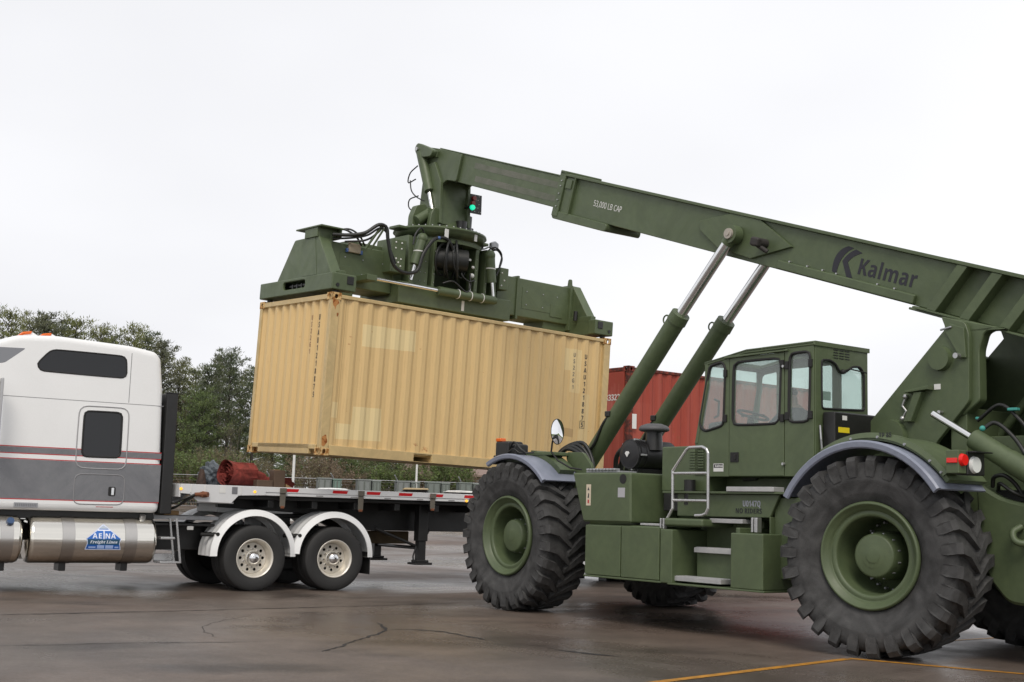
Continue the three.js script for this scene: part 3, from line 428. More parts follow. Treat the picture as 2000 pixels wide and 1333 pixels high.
// ---- boom (frame of the boom: x along, y square to it)
const z0 = CW - 0.3, z1 = CW + 0.3;
const boom = part('outer_boom', inB([
  box(-6.6, 3.9, -0.275, 0.285, z0, z1, 0.012), box(-6.6, 4.0, 0.283, 0.325, z0 - 0.055, z1 + 0.055, 0.008), box(-6.6, -2.95, -0.3, -0.276, z0 - 0.07, z1 + 0.07, 0.006),
  box(3.87, 4.02, -0.36, 0.345, z0 - 0.06, z0 + 0.02, 0.01), box(3.87, 4.02, -0.36, 0.345, z1 - 0.02, z1 + 0.06, 0.01), box(3.62, 3.65, -0.3, 0.3, z0 - 0.055, z0 + 0.02), box(3.87, 4.02, 0.3, 0.36, z0 - 0.06, z1 + 0.06),
  prism(roundPoly([[2.66, -0.39], [4.02, -0.4], [4.02, -0.27], [2.66, -0.27]], 0.07), z0 - 0.05, z1 + 0.05, 0.01),
]), M.green, stacker);
part('doubler_plate', inB([prism([[0.776, 0.09], [0.232, 0.283], [-0.311, 0.283], [-0.94, 0.045], [-0.298, -0.23], [0.333, -0.2], [0.732, -0.03]], z0 - 0.04, z0, 0.006), prism([[0.776, 0.09], [0.232, 0.283], [-0.311, 0.283], [-0.94, 0.045], [-0.298, -0.23], [0.333, -0.2], [0.732, -0.03]], z1, z1 + 0.04, 0.006)]), M.green, boom);
part('side_rail', inB([box(-2.92, -0.78, -0.268, -0.155, z0 - 0.06, z0, 0.03), box(-3.6, -2.9, -0.33, -0.302, z0 - 0.08, z0 + 0.3)]), M.green, boom);
part('rail_bolt', inB(bolts([-0.95, -1.25, -1.5, -1.72, -2.35, -2.6].map(x => [x, -0.145, z0]), 0.014, 0.03, [0, 0, -1])), M.steel, boom);
for (const x of [-3.42, -3.86, -4.35]) part('stiffener', inB([prism([[x, 0.282], [x - 0.13, 0.282], [x + 0.12, -0.275], [x + 0.24, -0.275]], z0 - 0.15, z0, 0.004)]), M.green, boom);
part('tail_flange', inB([box(-6.6, -3.3, 0.285, 0.326, z0 - 0.16, z0 - 0.056, 0.006)]), M.green, boom); part('tail_flange', inB([box(-6.6, -3.0, -0.3, -0.277, z0 - 0.16, z0 - 0.071, 0.006)]), M.green, boom);
part('end_bolt', inB(bolts([-0.2, -0.1, 0, 0.12, 0.2].map(y => [3.93, y, z0 - 0.06]), 0.012, 0.02, [0, 0, -1])), M.steel, boom);
part('pad_bracket', inB([box(3.68, 3.86, -0.3, 0.27, z0 - 0.03, z0, 0.004), box(3.7, 3.84, 0.1, 0.24, z0 - 0.05, z0 - 0.03)]), M.green, boom);
const inText = (g, p, q, z) => inB([onNear(g, p, q, z)]);
part('stencil', inText(fit('53,000 LB CAP', 0.088, fontR, 0.66), 3.13, -0.06, z0 - 0.0015), M.labelWhite, boom);
{ // maker's name: two curved strokes and lettering
  const s1 = new THREE.Shape(); s1.moveTo(-1.78, 0.21); s1.quadraticCurveTo(-1.57, 0.12, -1.63, -0.13); s1.lineTo(-1.705, -0.145); s1.quadraticCurveTo(-1.68, 0.09, -1.87, 0.2); s1.closePath();
  const s2 = new THREE.Shape(); s2.moveTo(-1.905, 0.19); s2.quadraticCurveTo(-1.79, 0.13, -1.745, 0.02); s2.lineTo(-1.87, -0.16); s2.lineTo(-1.965, -0.165); s2.lineTo(-1.83, 0.02); s2.quadraticCurveTo(-1.88, 0.11, -2.01, 0.165); s2.closePath();
  part('maker_mark', inB([prism(s1, z0 - 0.0035, z0 - 0.0015, 0), prism(s2, z0 - 0.0035, z0 - 0.0015, 0)]), M.logoInk, boom);
  part('maker_name', inText(fit('Kalmar', 0.19, font, 0.84), -1.99, -0.085, z0 - 0.0015), M.logoInk, boom);
}
part('service_valve', inB([cyl([-0.5, 0.0, z0 - 0.04], [-0.5, 0.0, z0 - 0.2], 0.06, 0.06, 16), cyl([-0.5, -0.04, z0 - 0.17], [-0.62, -0.09, z0 - 0.1], 0.03), box(-0.56, -0.42, -0.06, 0.06, z0 - 0.26, z0 - 0.16, 0.03)]), bare(0.03, 0.026, 0.024, 0.7), boom);
// inner boom section with worn slide tracks
const ib0 = CW - 0.235, ib1 = CW + 0.235;
const inner = part('inner_boom', inB([box(3.0, 7.8, -0.235, 0.265, ib0, ib1, 0.014), box(3.9, 7.8, 0.262, 0.282, ib0 - 0.012, ib1 + 0.012, 0.006)]), M.green, stacker);
{ const w = noiseTex(512, (u, v) => { const n = tile(u, v * 1, 4, 5.9, 5), f = tile(u * 0.5, v * 3, 30, 7.1, 3); const k = cl(0.55 + 1.2 * n + 0.5 * f); return [0.33 + 0.1 * k, 0.36 + 0.07 * k, 0.29 + 0.1 * k]; }, true, 1.1);
  const worn = new THREE.MeshStandardMaterial({ map: w, roughness: 0.6 });
  part('slide_track', inB([box(3.95, 6.6, 0.07, 0.165, ib0 - 0.003, ib0, 0.001), box(3.95, 6.5, -0.15, -0.05, ib0 - 0.003, ib0, 0.001)]), worn, inner, 'scuffed greyish wear tracks on the inner boom'); }
const headPoly = roundPoly([[7.0, 0.255], [7.78, 0.262], [8.05, 0.25], [8.26, 0.24], [8.3, 0.12], [8.1, -0.02], [8.02, -0.3], [7.82, -0.55], [7.52, -0.43], [7.31, -0.245], [7.0, -0.225]], 0.04, 3);
part('boom_head', inB([prism(headPoly, ib0 - 0.05, ib0, 0.006), prism(headPoly, ib1, ib1 + 0.05, 0.006), box(7.5, 7.8, 0.2, 0.262, ib0, ib1)]), M.green, stacker);
const ear = part('head_ear', inB([prism(roundPoly([[7.75, 0.1], [7.72, 0.22], [7.95, 0.25], [8.3, 0.28], [8.36, 0.16], [8.25, 0.06], [8.05, 0.04]], 0.06), ib0 - 0.2, ib0 - 0.1, 0.01), box(7.72, 7.95, 0.1, 0.22, ib0 - 0.1, ib0)]), M.green, stacker);
part('ear_pin', inB([cyl([8.24, 0.17, ib0 - 0.23], [8.24, 0.17, ib0 - 0.07], 0.035)]), M.steel, ear);
// lift cylinders
for (const z of [1.34, 2.22]) {
  const c = part('lift_cylinder', [cyl([0.35, 1.5, z], [-2.03, 4.04, z], 0.128, 0.128, 32), cyl([-1.97, 3.97, z], [-2.06, 4.07, z], 0.138, 0.132, 32), new THREE.TorusGeometry(0.06, 0.012, 6, 16).translate(-1.78, 4.02, z)], M.green, stacker);
  part('piston_rod', [cyl([-2.0, 4.0, z], [-2.93, 4.94, z], 0.074, 0.074, 28)], M.chrome, c);
  part('rod_eye', [cyl([-2.9, 4.91, z], [-2.97, 4.985, z], 0.088, 0.088, 20), cyl([-3.0, 5.02, z - 0.07], [-3.0, 5.02, z + 0.07], 0.12, 0.12, 28)], M.green, c);
  const s = z < CW ? -1 : 1; part('pivot_pin', [cyl([-3.0, 5.02, z + 0.07 * s], [-3.0, 5.02, z + 0.1 * s], 0.072, 0.068, 24), cyl([-3.0, 5.02, z + 0.1 * s], [-3.0, 5.02, z + 0.112 * s], 0.03, 0.03, 12)], bare(0.42, 0.38, 0.33, 0.5, { metalness: 0.4 }), c);
  part('hydraulic_line', [tube([[0.1, 1.95, z - 0.1], [-0.12, 2.15, z - 0.15], [-0.45, 2.3, z - 0.15], [-0.65, 2.62, z - 0.13], [-0.75, 2.75, z - 0.1]], 0.022), box(-0.8, -0.7, 2.72, 2.8, z - 0.15, z - 0.09)], M.hose, c);
}
part('hose_bundle', [0, 1, 2, 3].map(i => tube([[0.1 - i * 0.05, 1.86, 1.1], [0.0, 2.1 + i * 0.03, 0.95], [-0.25 - i * 0.05, 2.26 + i * 0.03, 0.9 + i * 0.05], [-0.55, 2.14, 0.95 + i * 0.05], [-0.65, 1.86, 1.05]], 0.03)).concat([0, 1, 2].map(i => tube([[-0.95, 1.86, 1.2 + i * 0.1], [-1.1, 2.18, 1.1 + i * 0.1], [-1.35 - i * 0.05, 2.3 + i * 0.03, 1.1], [-1.6, 2.2, 1.0], [-1.8, 2.15, 0.95]], 0.034))), M.hose, stacker);
// ---- rotator and spreader, hung from the boom head (container frame: x along the container, z toward the camera)
part('yoke', [prism([[4.1, 6.35], [4.86, 6.35], [4.78, 6.75], [4.66, 7.5], [4.34, 7.5], [4.12, 7.1]], CW - 0.33, CW - 0.27, 0.008), prism([[4.1, 6.35], [4.86, 6.35], [4.78, 6.75], [4.66, 7.5], [4.34, 7.5], [4.12, 7.1]], CW + 0.27, CW + 0.33, 0.008), box(4.62, 4.74, 6.4, 7.4, CW - 0.3, CW + 0.3), box(4.16, 4.24, 6.35, 7.15, CW - 0.28, CW + 0.28)], M.green, stacker);
const tilt = part('tilt_cylinder', [cyl([4.72, 7.72, CW - 0.36], [4.42, 6.97, CW - 0.36], 0.1, 0.09, 24)], M.green, stacker);
part('piston_rod', [cyl([4.44, 7.0, CW - 0.36], [4.3, 6.6, CW - 0.36], 0.035)], M.chrome, tilt); part('rod_eye', [cyl([4.29, 6.56, CW - 0.44], [4.29, 6.56, CW - 0.3], 0.07), cyl([4.29, 6.56, CW - 0.46], [4.29, 6.56, CW - 0.43], 0.03)], M.green, tilt);
part('tilt_hose', [tube([[4.78, 7.5, CW - 0.4], [4.95, 7.38, CW - 0.45], [5.0, 7.22, CW - 0.45], [4.8, 7.25, CW - 0.42]], 0.012), tube([[4.95, 7.25, CW - 0.44], [4.88, 7.05, CW - 0.45], [4.7, 6.9, CW - 0.45], [4.52, 6.8, CW - 0.4]], 0.012), tube([[4.78, 6.95, CW - 0.36], [4.98, 6.9, CW - 0.42], [5.0, 6.78, CW - 0.42], [4.9, 6.66, CW - 0.38]], 0.012)], M.hose, tilt);
part('signal_panel', [box(3.98, 4.0, 6.6, 6.95, 2.02, 2.26, 0.004), box(3.99, 4.16, 6.7, 6.74, 2.0, 2.04)], M.blackPaint, stacker);
part('signal_lamp', [cyl([3.98, 6.7, 2.05], [3.94, 6.7, 2.05], 0.05, 0.045, 20)], bare(0.02, 0.5, 0.3, 0.3, { emissive: lin(0.0, 0.55, 0.3), emissiveIntensity: 1 }), stacker, 'small lit green signal lamp');
part('signal_lamp', [cyl([3.98, 6.78, 2.06], [3.94, 6.78, 2.06], 0.045, 0.04, 20), cyl([3.98, 6.87, 2.08], [3.94, 6.87, 2.08], 0.045, 0.04, 20)], bare(0.2, 0.015, 0.01, 0.3), stacker, 'unlit dark red signal lamps');
part('panel_dot', Array.from({ length: 11 }, (_, i) => ball([3.978, 6.64 + (i % 5) * 0.07, 2.11 + Math.floor(i / 5) * 0.065 + (i % 2) * 0.02], 0.009, 6)), M.labelWhite, stacker);
const sx = -0.2;
const sp = part('spreader', inK([
  box(-1.4, 1.05, 1.4, 1.78, -0.62, 0.62, 0.02), box(-1.35, 1.0, 1.35, 1.42, -0.5, 0.5),
  // tower plates
  prismX(roundPoly([[-0.62, 1.75], [0.62, 1.75], [0.5, 2.62], [-0.5, 2.62]], 0.02), -1.2, -1.12, 0.006), prismX(roundPoly([[-0.62, 1.75], [0.62, 1.75], [0.5, 2.62], [-0.5, 2.62]], 0.02), 0.62, 0.7, 0.006),
  box(-1.12, -0.78, 1.75, 2.6, 0.45, 0.56), box(-0.72, -0.66, 1.75, 2.62, 0.38, 0.6), box(0.18, 0.26, 1.75, 2.62, 0.38, 0.62), box(0.42, 0.48, 1.75, 2.62, 0.36, 0.6), box(-1.12, 0.7, 1.75, 2.6, -0.5, -0.42), cyl([sx, 2.58, 0], [sx, 2.74, 0], 0.76, 0.78, 48),
]), M.green, stacker);
part('turntable', inK([lathe([[0.001, 2.86], [0.5, 2.86], [0.84, 2.85], [0.85, 2.81], [0.81, 2.8], [0.8, 2.66], [0.001, 2.66]], 64, 'y').translate(sx, 0, 0), box(sx - 1.0, sx - 0.78, 2.79, 2.845, -0.16, 0.16, 0.02), box(sx + 0.78, sx + 1.0, 2.79, 2.845, -0.16, 0.16, 0.02), lathe([[0.001, 3.24], [0.3, 3.24], [0.42, 3.16], [0.5, 2.94], [0.62, 2.86]], 40, 'y').translate(sx, 0, 0)]), M.green, sp);
part('flange_bolt', inK(Array.from({ length: 40 }, (_, i) => { const a = i / 40 * 6.2832; return cyl([sx + Math.cos(a) * 0.8, 2.845, Math.sin(a) * 0.8], [sx + Math.cos(a) * 0.8, 2.872, Math.sin(a) * 0.8], 0.014, 0.012, 6); })), M.steel, sp);
part('rotator_lug', inK([prism(roundPoly([[-0.75, 2.85], [-0.15, 2.85], [-0.2, 3.1], [-0.34, 3.16], [-0.42, 3.05], [-0.55, 3.2], [-0.66, 3.22], [-0.72, 3.1]], 0.04), 0.34, 0.44, 0.01), prism(roundPoly([[-0.95, 2.85], [-0.6, 2.85], [-0.55, 3.14], [-0.7, 3.3], [-0.88, 3.24], [-0.95, 3.05]], 0.04), 0.05, 0.2, 0.01), cyl([-0.9, 2.95, 0.25], [-0.55, 3.2, 0.25], 0.09)]), M.green, sp);
part('drive_motor', inK([cyl([0.1, 2.86, 0.3], [0.1, 3.2, 0.3], 0.14), cyl([-0.1, 2.86, 0.5], [-0.1, 3.05, 0.5], 0.1), box(0.0, 0.4, 2.86, 3.05, -0.3, 0.2)]), M.blackPaint, sp);
for (const s of [-1, 1]) {
  const X = (a, b) => s < 0 ? [-b, -a] : [a, b];
  part('telescopic_arm', inK([box(...X(0.9, 2.68), 1.56, 2.28, -0.36, 0.36, 0.02), box(...X(2.1, 2.66), 1.42, 1.6, -0.3, 0.3), box(...X(2.64, 2.7), 1.45, 2.32, -0.42, 0.42, 0.008), box(...X(1.35, 1.4), 1.5, 2.31, -0.39, 0.39, 0.006), box(...X(1.5, 2.45), 1.72, 2.12, 0.36, 0.367, 0.003), box(...X(2.2, 2.5), 1.66, 1.9, 0.366, 0.374, 0.003)]), M.green, sp);
  part('arm_bolt', inK(bolts([[1.6, 2.05], [1.6, 1.8], [2.0, 2.05], [2.0, 1.8], [2.35, 2.05]].map(([x, y]) => [x * s, y, 0.367]), 0.012, 0.014, [0, 0, 1])), M.galv, sp);
  part('end_gusset', inK([prismX(roundPoly([[-0.95, 1.6], [0.95, 1.6], [0.4, 2.32], [-0.4, 2.32]], 0.03), ...X(2.7, 2.9), 0.012), prismX([[-0.02, 1.66], [0.44, 1.66], [0.3, 2.3], [-0.02, 2.3]], ...X(2.9, 2.906), 0.002), box(...X(2.68, 2.8), 1.6, 1.7, -1.0, 1.0)]), M.green, sp);
  const slot = rrect(-0.4, 0.34, 1.435, 1.565, 0.06, THREE.Path);
  const e = part('end_beam', inK([prismX([[-1.215, 1.345], [1.215, 1.345], [1.215, 1.61], [-1.215, 1.61]], ...X(3.0, 3.05), 0.01, [slot]), box(...X(2.68, 3.0), 1.58, 1.605, -1.21, 1.21), box(...X(2.68, 3.0), 1.35, 1.375, -1.21, 1.21), box(...X(2.68, 2.72), 1.36, 1.6, -1.21, 1.21), box(...X(2.6, 3.052), 1.34, 1.612, 1.02, 1.222, 0.02), box(...X(2.6, 3.052), 1.34, 1.612, -1.222, -1.02, 0.02)]), M.green, sp);
  void e; part('twist_lock', inK([cyl([2.9 * s, 1.25, 1.1], [2.9 * s, 1.36, 1.1], 0.05), cyl([2.9 * s, 1.25, -1.1], [2.9 * s, 1.36, -1.1], 0.05), box(2.72 * s - 0.06, 2.72 * s + 0.06, 1.45, 1.58, 1.215, 1.235), cyl([2.95 * s, 1.42, 1.21], [2.95 * s, 1.42, 1.235], 0.03), cyl([2.62 * s, 1.62, 0.62], [2.62 * s, 1.8, 0.62], 0.04), ]), M.blackPaint, sp);
  part('linkage', inK([cyl([2.95 * s, 1.5, -0.3], [2.95 * s, 1.5, 0.3], 0.03), ...[-0.2, -0.05, 0.1].map(z => box(2.98 * s - 0.01, 2.98 * s + 0.01, 1.44, 1.53, z, z + 0.03))]), M.blackPaint, sp);
  part('lifting_eye', inK([prismX(roundPoly([[0.3, 2.3], [0.42, 2.3], [0.4, 2.44], [0.32, 2.44]], 0.03), ...X(2.64, 2.68), 0.006)]), M.green, sp);
}
part('top_bracket', inK([box(-2.95, -2.52, 2.46, 2.485, -0.3, 0.55, 0.004), box(-2.93, -2.9, 2.3, 2.46, -0.02, 0.4), box(-2.56, -2.53, 2.3, 2.46, 0.0, 0.52), box(-2.9, -2.56, 2.3, 2.46, 0.36, 0.4)]), M.green, sp);
const tc = part('telescope_cylinder', inK([cyl([-0.67, 1.7, 0.75], [0.56, 1.7, 0.75], 0.075, 0.075, 24), cyl([0.5, 1.7, 0.7], [0.64, 1.7, 0.7], 0.05)]), M.green, sp); part('cylinder_bracket', inK([box(-2.15, -1.95, 1.66, 1.76, 0.34, 0.8)]), M.green, sp);
void tc; part('piston_rod', inK([cyl([-2.0, 1.71, 0.75], [-0.66, 1.7, 0.75], 0.032)]), M.chrome, sp);
part('cable_tie', inK([-0.25, 0.02, 0.28].map(x => new THREE.TorusGeometry(0.079, 0.008, 6, 20).rotateY(Math.PI / 2).translate(x, 1.7, 0.75))), M.labelWhite, sp);
const damp = (a, m, b) => { part('damper', inK([cyl(a, m, 0.085, 0.085, 20), ball(a, 0.1, 14)]), M.green, sp); part('piston_rod', inK([cyl(m, b, 0.032)]), M.chrome, sp); part('cable_tie', inK([cyl([(a[0] + m[0]) / 2, (a[1] + m[1]) / 2 - 0.008, a[2]], [(a[0] + m[0]) / 2, (a[1] + m[1]) / 2 + 0.012, a[2]], 0.09)]), M.labelWhite, sp); };
damp([-1.06, 2.55, 0.72], [-1.18, 2.08, 0.72], [-1.24, 1.8, 0.72]); damp([0.42, 2.5, 0.72], [0.5, 2.02, 0.72], [0.56, 1.7, 0.72]);
part('side_housing', inK([box(-1.6, -1.3, 1.9, 2.48, 0.3, 0.62, 0.02)]), M.green, sp); part('side_housing', inK([box(0.75, 0.95, 1.95, 2.35, 0.4, 0.62)]), M.green, sp); part('top_plate', inK([box(-2.2, -1.4, 2.27, 2.38, -0.2, 0.2)]), M.green, sp);
part('rivet', inK([[-1.52, 2.42], [-1.4, 2.42], [-1.52, 2.32], [-1.4, 2.32], [-1.5, 2.14], [-1.4, 2.14], [-1.45, 2.08], [-1.5, 2.02], [-1.4, 2.02], [0.8, 2.25], [0.86, 2.12], [0.8, 2.02]].map(([x, y]) => ball([x, y, 0.62], 0.016, 8))), M.labelWhite, sp);
part('tower_bolt', inK([-0.95, -0.85, -0.69, 0.22, 0.45].flatMap(x => [1.85, 2.0, 2.2, 2.4].map(y => ball([x, y, x > -0.7 ? 0.615 : 0.57], 0.009, 6)))), M.galv, sp);
part('hose_reel', inK([0, 1, 2, 3, 4].map(i => new THREE.TorusGeometry([0.27, 0.33, 0.3, 0.36, 0.31][i], 0.02, 8, 40).rotateY([0.5, 0.85, 0.7, 1.0, 0.6][i]).rotateZ(i * 0.1 - 0.2).translate(-0.52 + i * 0.085, 2.28 + [0, 0.03, -0.02, 0.01, 0.04][i], 0.6 + [0, 0.03, 0, 0.05, 0.02][i])).concat([cyl([-0.62, 2.3, 0.5], [-0.1, 2.3, 0.74], 0.2)])), M.hose, sp);
part('hydraulic_hose', inK([
  tube([[-2.7, 2.36, 0.5], [-2.45, 2.38, 0.6], [-2.2, 2.45, 0.7], [-1.98, 2.62, 0.78], [-1.86, 2.6, 0.8], [-1.8, 2.38, 0.8], [-1.64, 1.98, 0.8], [-1.42, 1.89, 0.8], [-1.2, 1.95, 0.82], [-1.08, 2.28, 0.82], [-0.85, 2.57, 0.8], [-0.6, 2.62, 0.78], [-0.45, 2.5, 0.76], [-0.33, 2.25, 0.74]], 0.032, 90),
  tube([[-2.66, 2.3, 0.45], [-2.4, 2.34, 0.6], [-2.15, 2.42, 0.7], [-1.94, 2.57, 0.76], [-1.82, 2.5, 0.78], [-1.76, 2.3, 0.78], [-1.6, 2.02, 0.78]], 0.018, 50), tube([[-2.6, 2.4, 0.3], [-2.45, 2.5, 0.4], [-2.25, 2.4, 0.5], [-2.1, 2.28, 0.45]], 0.018), tube([[-2.6, 2.44, 0.3], [-2.35, 2.52, 0.42], [-2.2, 2.44, 0.5], [-2.0, 2.3, 0.4]], 0.016), tube([[-2.4, 2.3, 0.4], [-2.1, 2.36, 0.6], [-1.96, 2.5, 0.72], [-1.9, 2.6, 0.76]], 0.018),
  tube([[-1.0, 2.6, 0.7], [-1.12, 2.72, 0.76], [-1.24, 2.6, 0.78], [-1.28, 2.4, 0.78]], 0.016), tube([[0.42, 2.55, 0.66], [0.55, 2.62, 0.74], [0.66, 2.5, 0.76], [0.62, 2.3, 0.76], [0.56, 2.15, 0.76]], 0.018), tube([[0.36, 2.55, 0.66], [0.5, 2.66, 0.74], [0.63, 2.56, 0.78], [0.6, 2.3, 0.78]], 0.014),
  tube([[-0.1, 2.2, 0.7], [-0.2, 2.05, 0.76], [-0.05, 1.95, 0.78], [0.1, 2.0, 0.74]], 0.015), tube([[-0.55, 1.85, 0.7], [-0.4, 1.9, 0.78], [-0.1, 1.75, 0.8], [0.0, 1.85, 0.76], [0.02, 2.1, 0.7]], 0.016),
]), M.hose, sp);
part('hose_stand', inK([cyl([-2.12, 2.2, 0.62], [-1.93, 2.6, 0.76], 0.022), cyl([-2.02, 2.2, 0.62], [-1.88, 2.58, 0.78], 0.018)]), M.green, sp);
part('work_light', inK([...pipe([[0.3, 2.6, 0.5], [0.42, 2.64, 0.55], [0.52, 2.7, 0.6]], 0.014, 6), prism(roundPoly([[0.5, 2.66], [0.5, 2.76], [0.58, 2.8], [0.66, 2.76], [0.66, 2.66], [0.58, 2.63]], 0.02), 0.55, 0.66, 0.02)]), M.galv, sp);
part('sight_mark', inK([box(-0.06, 0.0, 1.44, 1.62, 0.62, 0.623, 0.001), box(0.0, 0.06, 2.68, 2.82, 0.775, 0.79), box(0.06, 0.1, 1.8, 1.98, 0.64, 0.65), box(-0.62, -0.54, 2.64, 2.8, 0.74, 0.76)]), M.labelWhite, sp, 'white painted sight marks');
for (const g of [ball([0.08, 2.08, 0.68], 0.045, 8), ball([0.12, 2.24, 0.64], 0.03, 8), box(-0.06, 0.12, 2.36, 2.4, 0.56, 0.58)]) part('connector_clip', inK([g]), M.labelWhite, sp);
part('junction_box', inK([box(-2.32, -2.08, 2.14, 2.3, 0.37, 0.42, 0.01)]), bare(0.33, 0.28, 0.2, 0.6), sp); part('tape_mark', inK([box(-2.36, -2.32, 2.13, 2.2, 0.37, 0.425), box(-2.08, -2.04, 2.13, 2.2, 0.37, 0.425), ball([-0.78, 2.6, 0.82], 0.03, 8)]), bare(0.06, 0.12, 0.3, 0.6), sp);

// ------------------------------------------------------------------ shipping containers (x along, y up, z toward the camera side; origin at the centre)
function corrugated(x0, x1, y0, y1, z, depth, pitch, phase, uvBox) {   // outer face looks along +z
  const xs = [], a = pitch * 0.27, b = pitch * 0.23, cyc = [[0, 0], [a, 0], [a + b, -depth], [2 * a + b, -depth]];
  for (let k = Math.floor((x0 - phase) / pitch) - 1; ; k++) { const o = phase + k * pitch; if (o > x1 + pitch) break; for (const [d, h] of cyc) xs.push([o + d, h]); }
  const c = []; const at = x => { for (let i = 0; i + 1 < xs.length; i++) if (x >= xs[i][0] && x <= xs[i + 1][0]) { const t = (x - xs[i][0]) / (xs[i + 1][0] - xs[i][0] || 1); return xs[i][1] + t * (xs[i + 1][1] - xs[i][1]); } return 0; };
  c.push([x0, at(x0)]); for (const p of xs) if (p[0] > x0 + 1e-4 && p[0] < x1 - 1e-4) c.push(p); c.push([x1, at(x1)]);
  const pos = [], uv = [], ny = 4, Y = j => y0 + (y1 - y0) * j / ny;
  const put = (p, y) => { pos.push(p[0], y, z + p[1]); uv.push((p[0] - uvBox[0]) / (uvBox[1] - uvBox[0]), (y - uvBox[2]) / (uvBox[3] - uvBox[2])); };
  for (let i = 0; i + 1 < c.length; i++) for (let j = 0; j < ny; j++) { const p = c[i], q = c[i + 1]; put(p, Y(j)); put(q, Y(j)); put(q, Y(j + 1)); put(p, Y(j)); put(q, Y(j + 1)); put(p, Y(j + 1)); }
  const g = new THREE.BufferGeometry(); g.setAttribute('position', new THREE.Float32BufferAttribute(pos, 3)); g.setAttribute('uv', new THREE.Float32BufferAttribute(uv, 2)); g.computeVertexNormals(); return g;
}
function panelTex(W, H, draw) { const c = document.createElement('canvas'); c.width = W; c.height = H; draw(c.getContext('2d'), W, H); const t = new THREE.CanvasTexture(c); t.colorSpace = THREE.SRGBColorSpace; t.magFilter = THREE.LinearFilter; return t; }
function weather(x, W, H, n, cols, len) {   // paint grain, vertical run marks, small rust spots
  for (let i = 0; i < n; i++) { x.fillStyle = `rgba(${cols[Math.floor(rnd() * cols.length)]},${rr(0.02, 0.07)})`; x.fillRect(rnd() * W, rnd() * H, rr(1, 5), rr(6, len)); }
  for (let i = 0; i < n * 2; i++) { x.fillStyle = `rgba(${cols[Math.floor(rnd() * cols.length)]},${rr(0.03, 0.1)})`; x.fillRect(rnd() * W, rnd() * H, rr(1, 3), rr(1, 3)); }
}
function rustMark(x, px, py, s) { for (let i = 0; i < 26; i++) { x.fillStyle = `rgba(${140 + rr(-25, 20) | 0},${80 + rr(-20, 15) | 0},${35 + rr(-10, 10) | 0},${rr(0.05, 0.3)})`; x.beginPath(); x.ellipse(px + rr(-s, s), py + rr(-s, s) * 0.7, rr(0.5, s * 0.35), rr(0.5, s * 0.5), 0, 0, 7); x.fill(); } }
function cornerPieces(L, W, H) {
  const r = []; for (const sx of [-1, 1]) for (const sy of [-1, 1]) for (const sz of [-1, 1]) r.push([sx, sy, sz]); const hole = (s, c) => s;
  return r.map(([sx, sy, sz]) => { const X = sx * L / 2, Y = sy * H / 2, Z = sz * W / 2, x0 = Math.min(X, X - sx * 0.178), x1 = Math.max(X, X - sx * 0.178), y0 = Math.min(Y, Y - sy * 0.118), y1 = Math.max(Y, Y - sy * 0.118), z0 = Math.min(Z, Z - sz * 0.162), z1 = Math.max(Z, Z - sz * 0.162), t = 0.028;
    const cy = (y0 + y1) / 2, cx = (x0 + x1) / 2, cz = (z0 + z1) / 2, ov = (a, b) => { const e = new THREE.Path(); e.absellipse(a, b, 0.032, 0.042, 0, Math.PI * 2); return e; };
    void hole; const zo = sz > 0 ? [Z - t, Z] : [Z, Z + t], xo = sx > 0 ? [X - t, X] : [X, X + t];
    return [prism([[x0, y0], [x1, y0], [x1, y1], [x0, y1]], ...zo, 0.006, [ov(cx, cy)]), prismX([[z0, y0], [z1, y0], [z1, y1], [z0, y1]], ...xo, 0.006, [ov(cz, cy)]), plain(x0 + 0.003, x1 - 0.003, Y - sy * 0.0 - (sy > 0 ? t : 0), Y + (sy > 0 ? 0 : t), z0 + 0.003, z1 - 0.003), plain(sx > 0 ? x0 : x1 - t, sx > 0 ? x0 + t : x1, y0 + 0.003, y1 - 0.003, z0 + 0.003, z1 - 0.003)]; }).flat();
}
const CL = 6.058, CWd = 2.438, CH = 2.591;
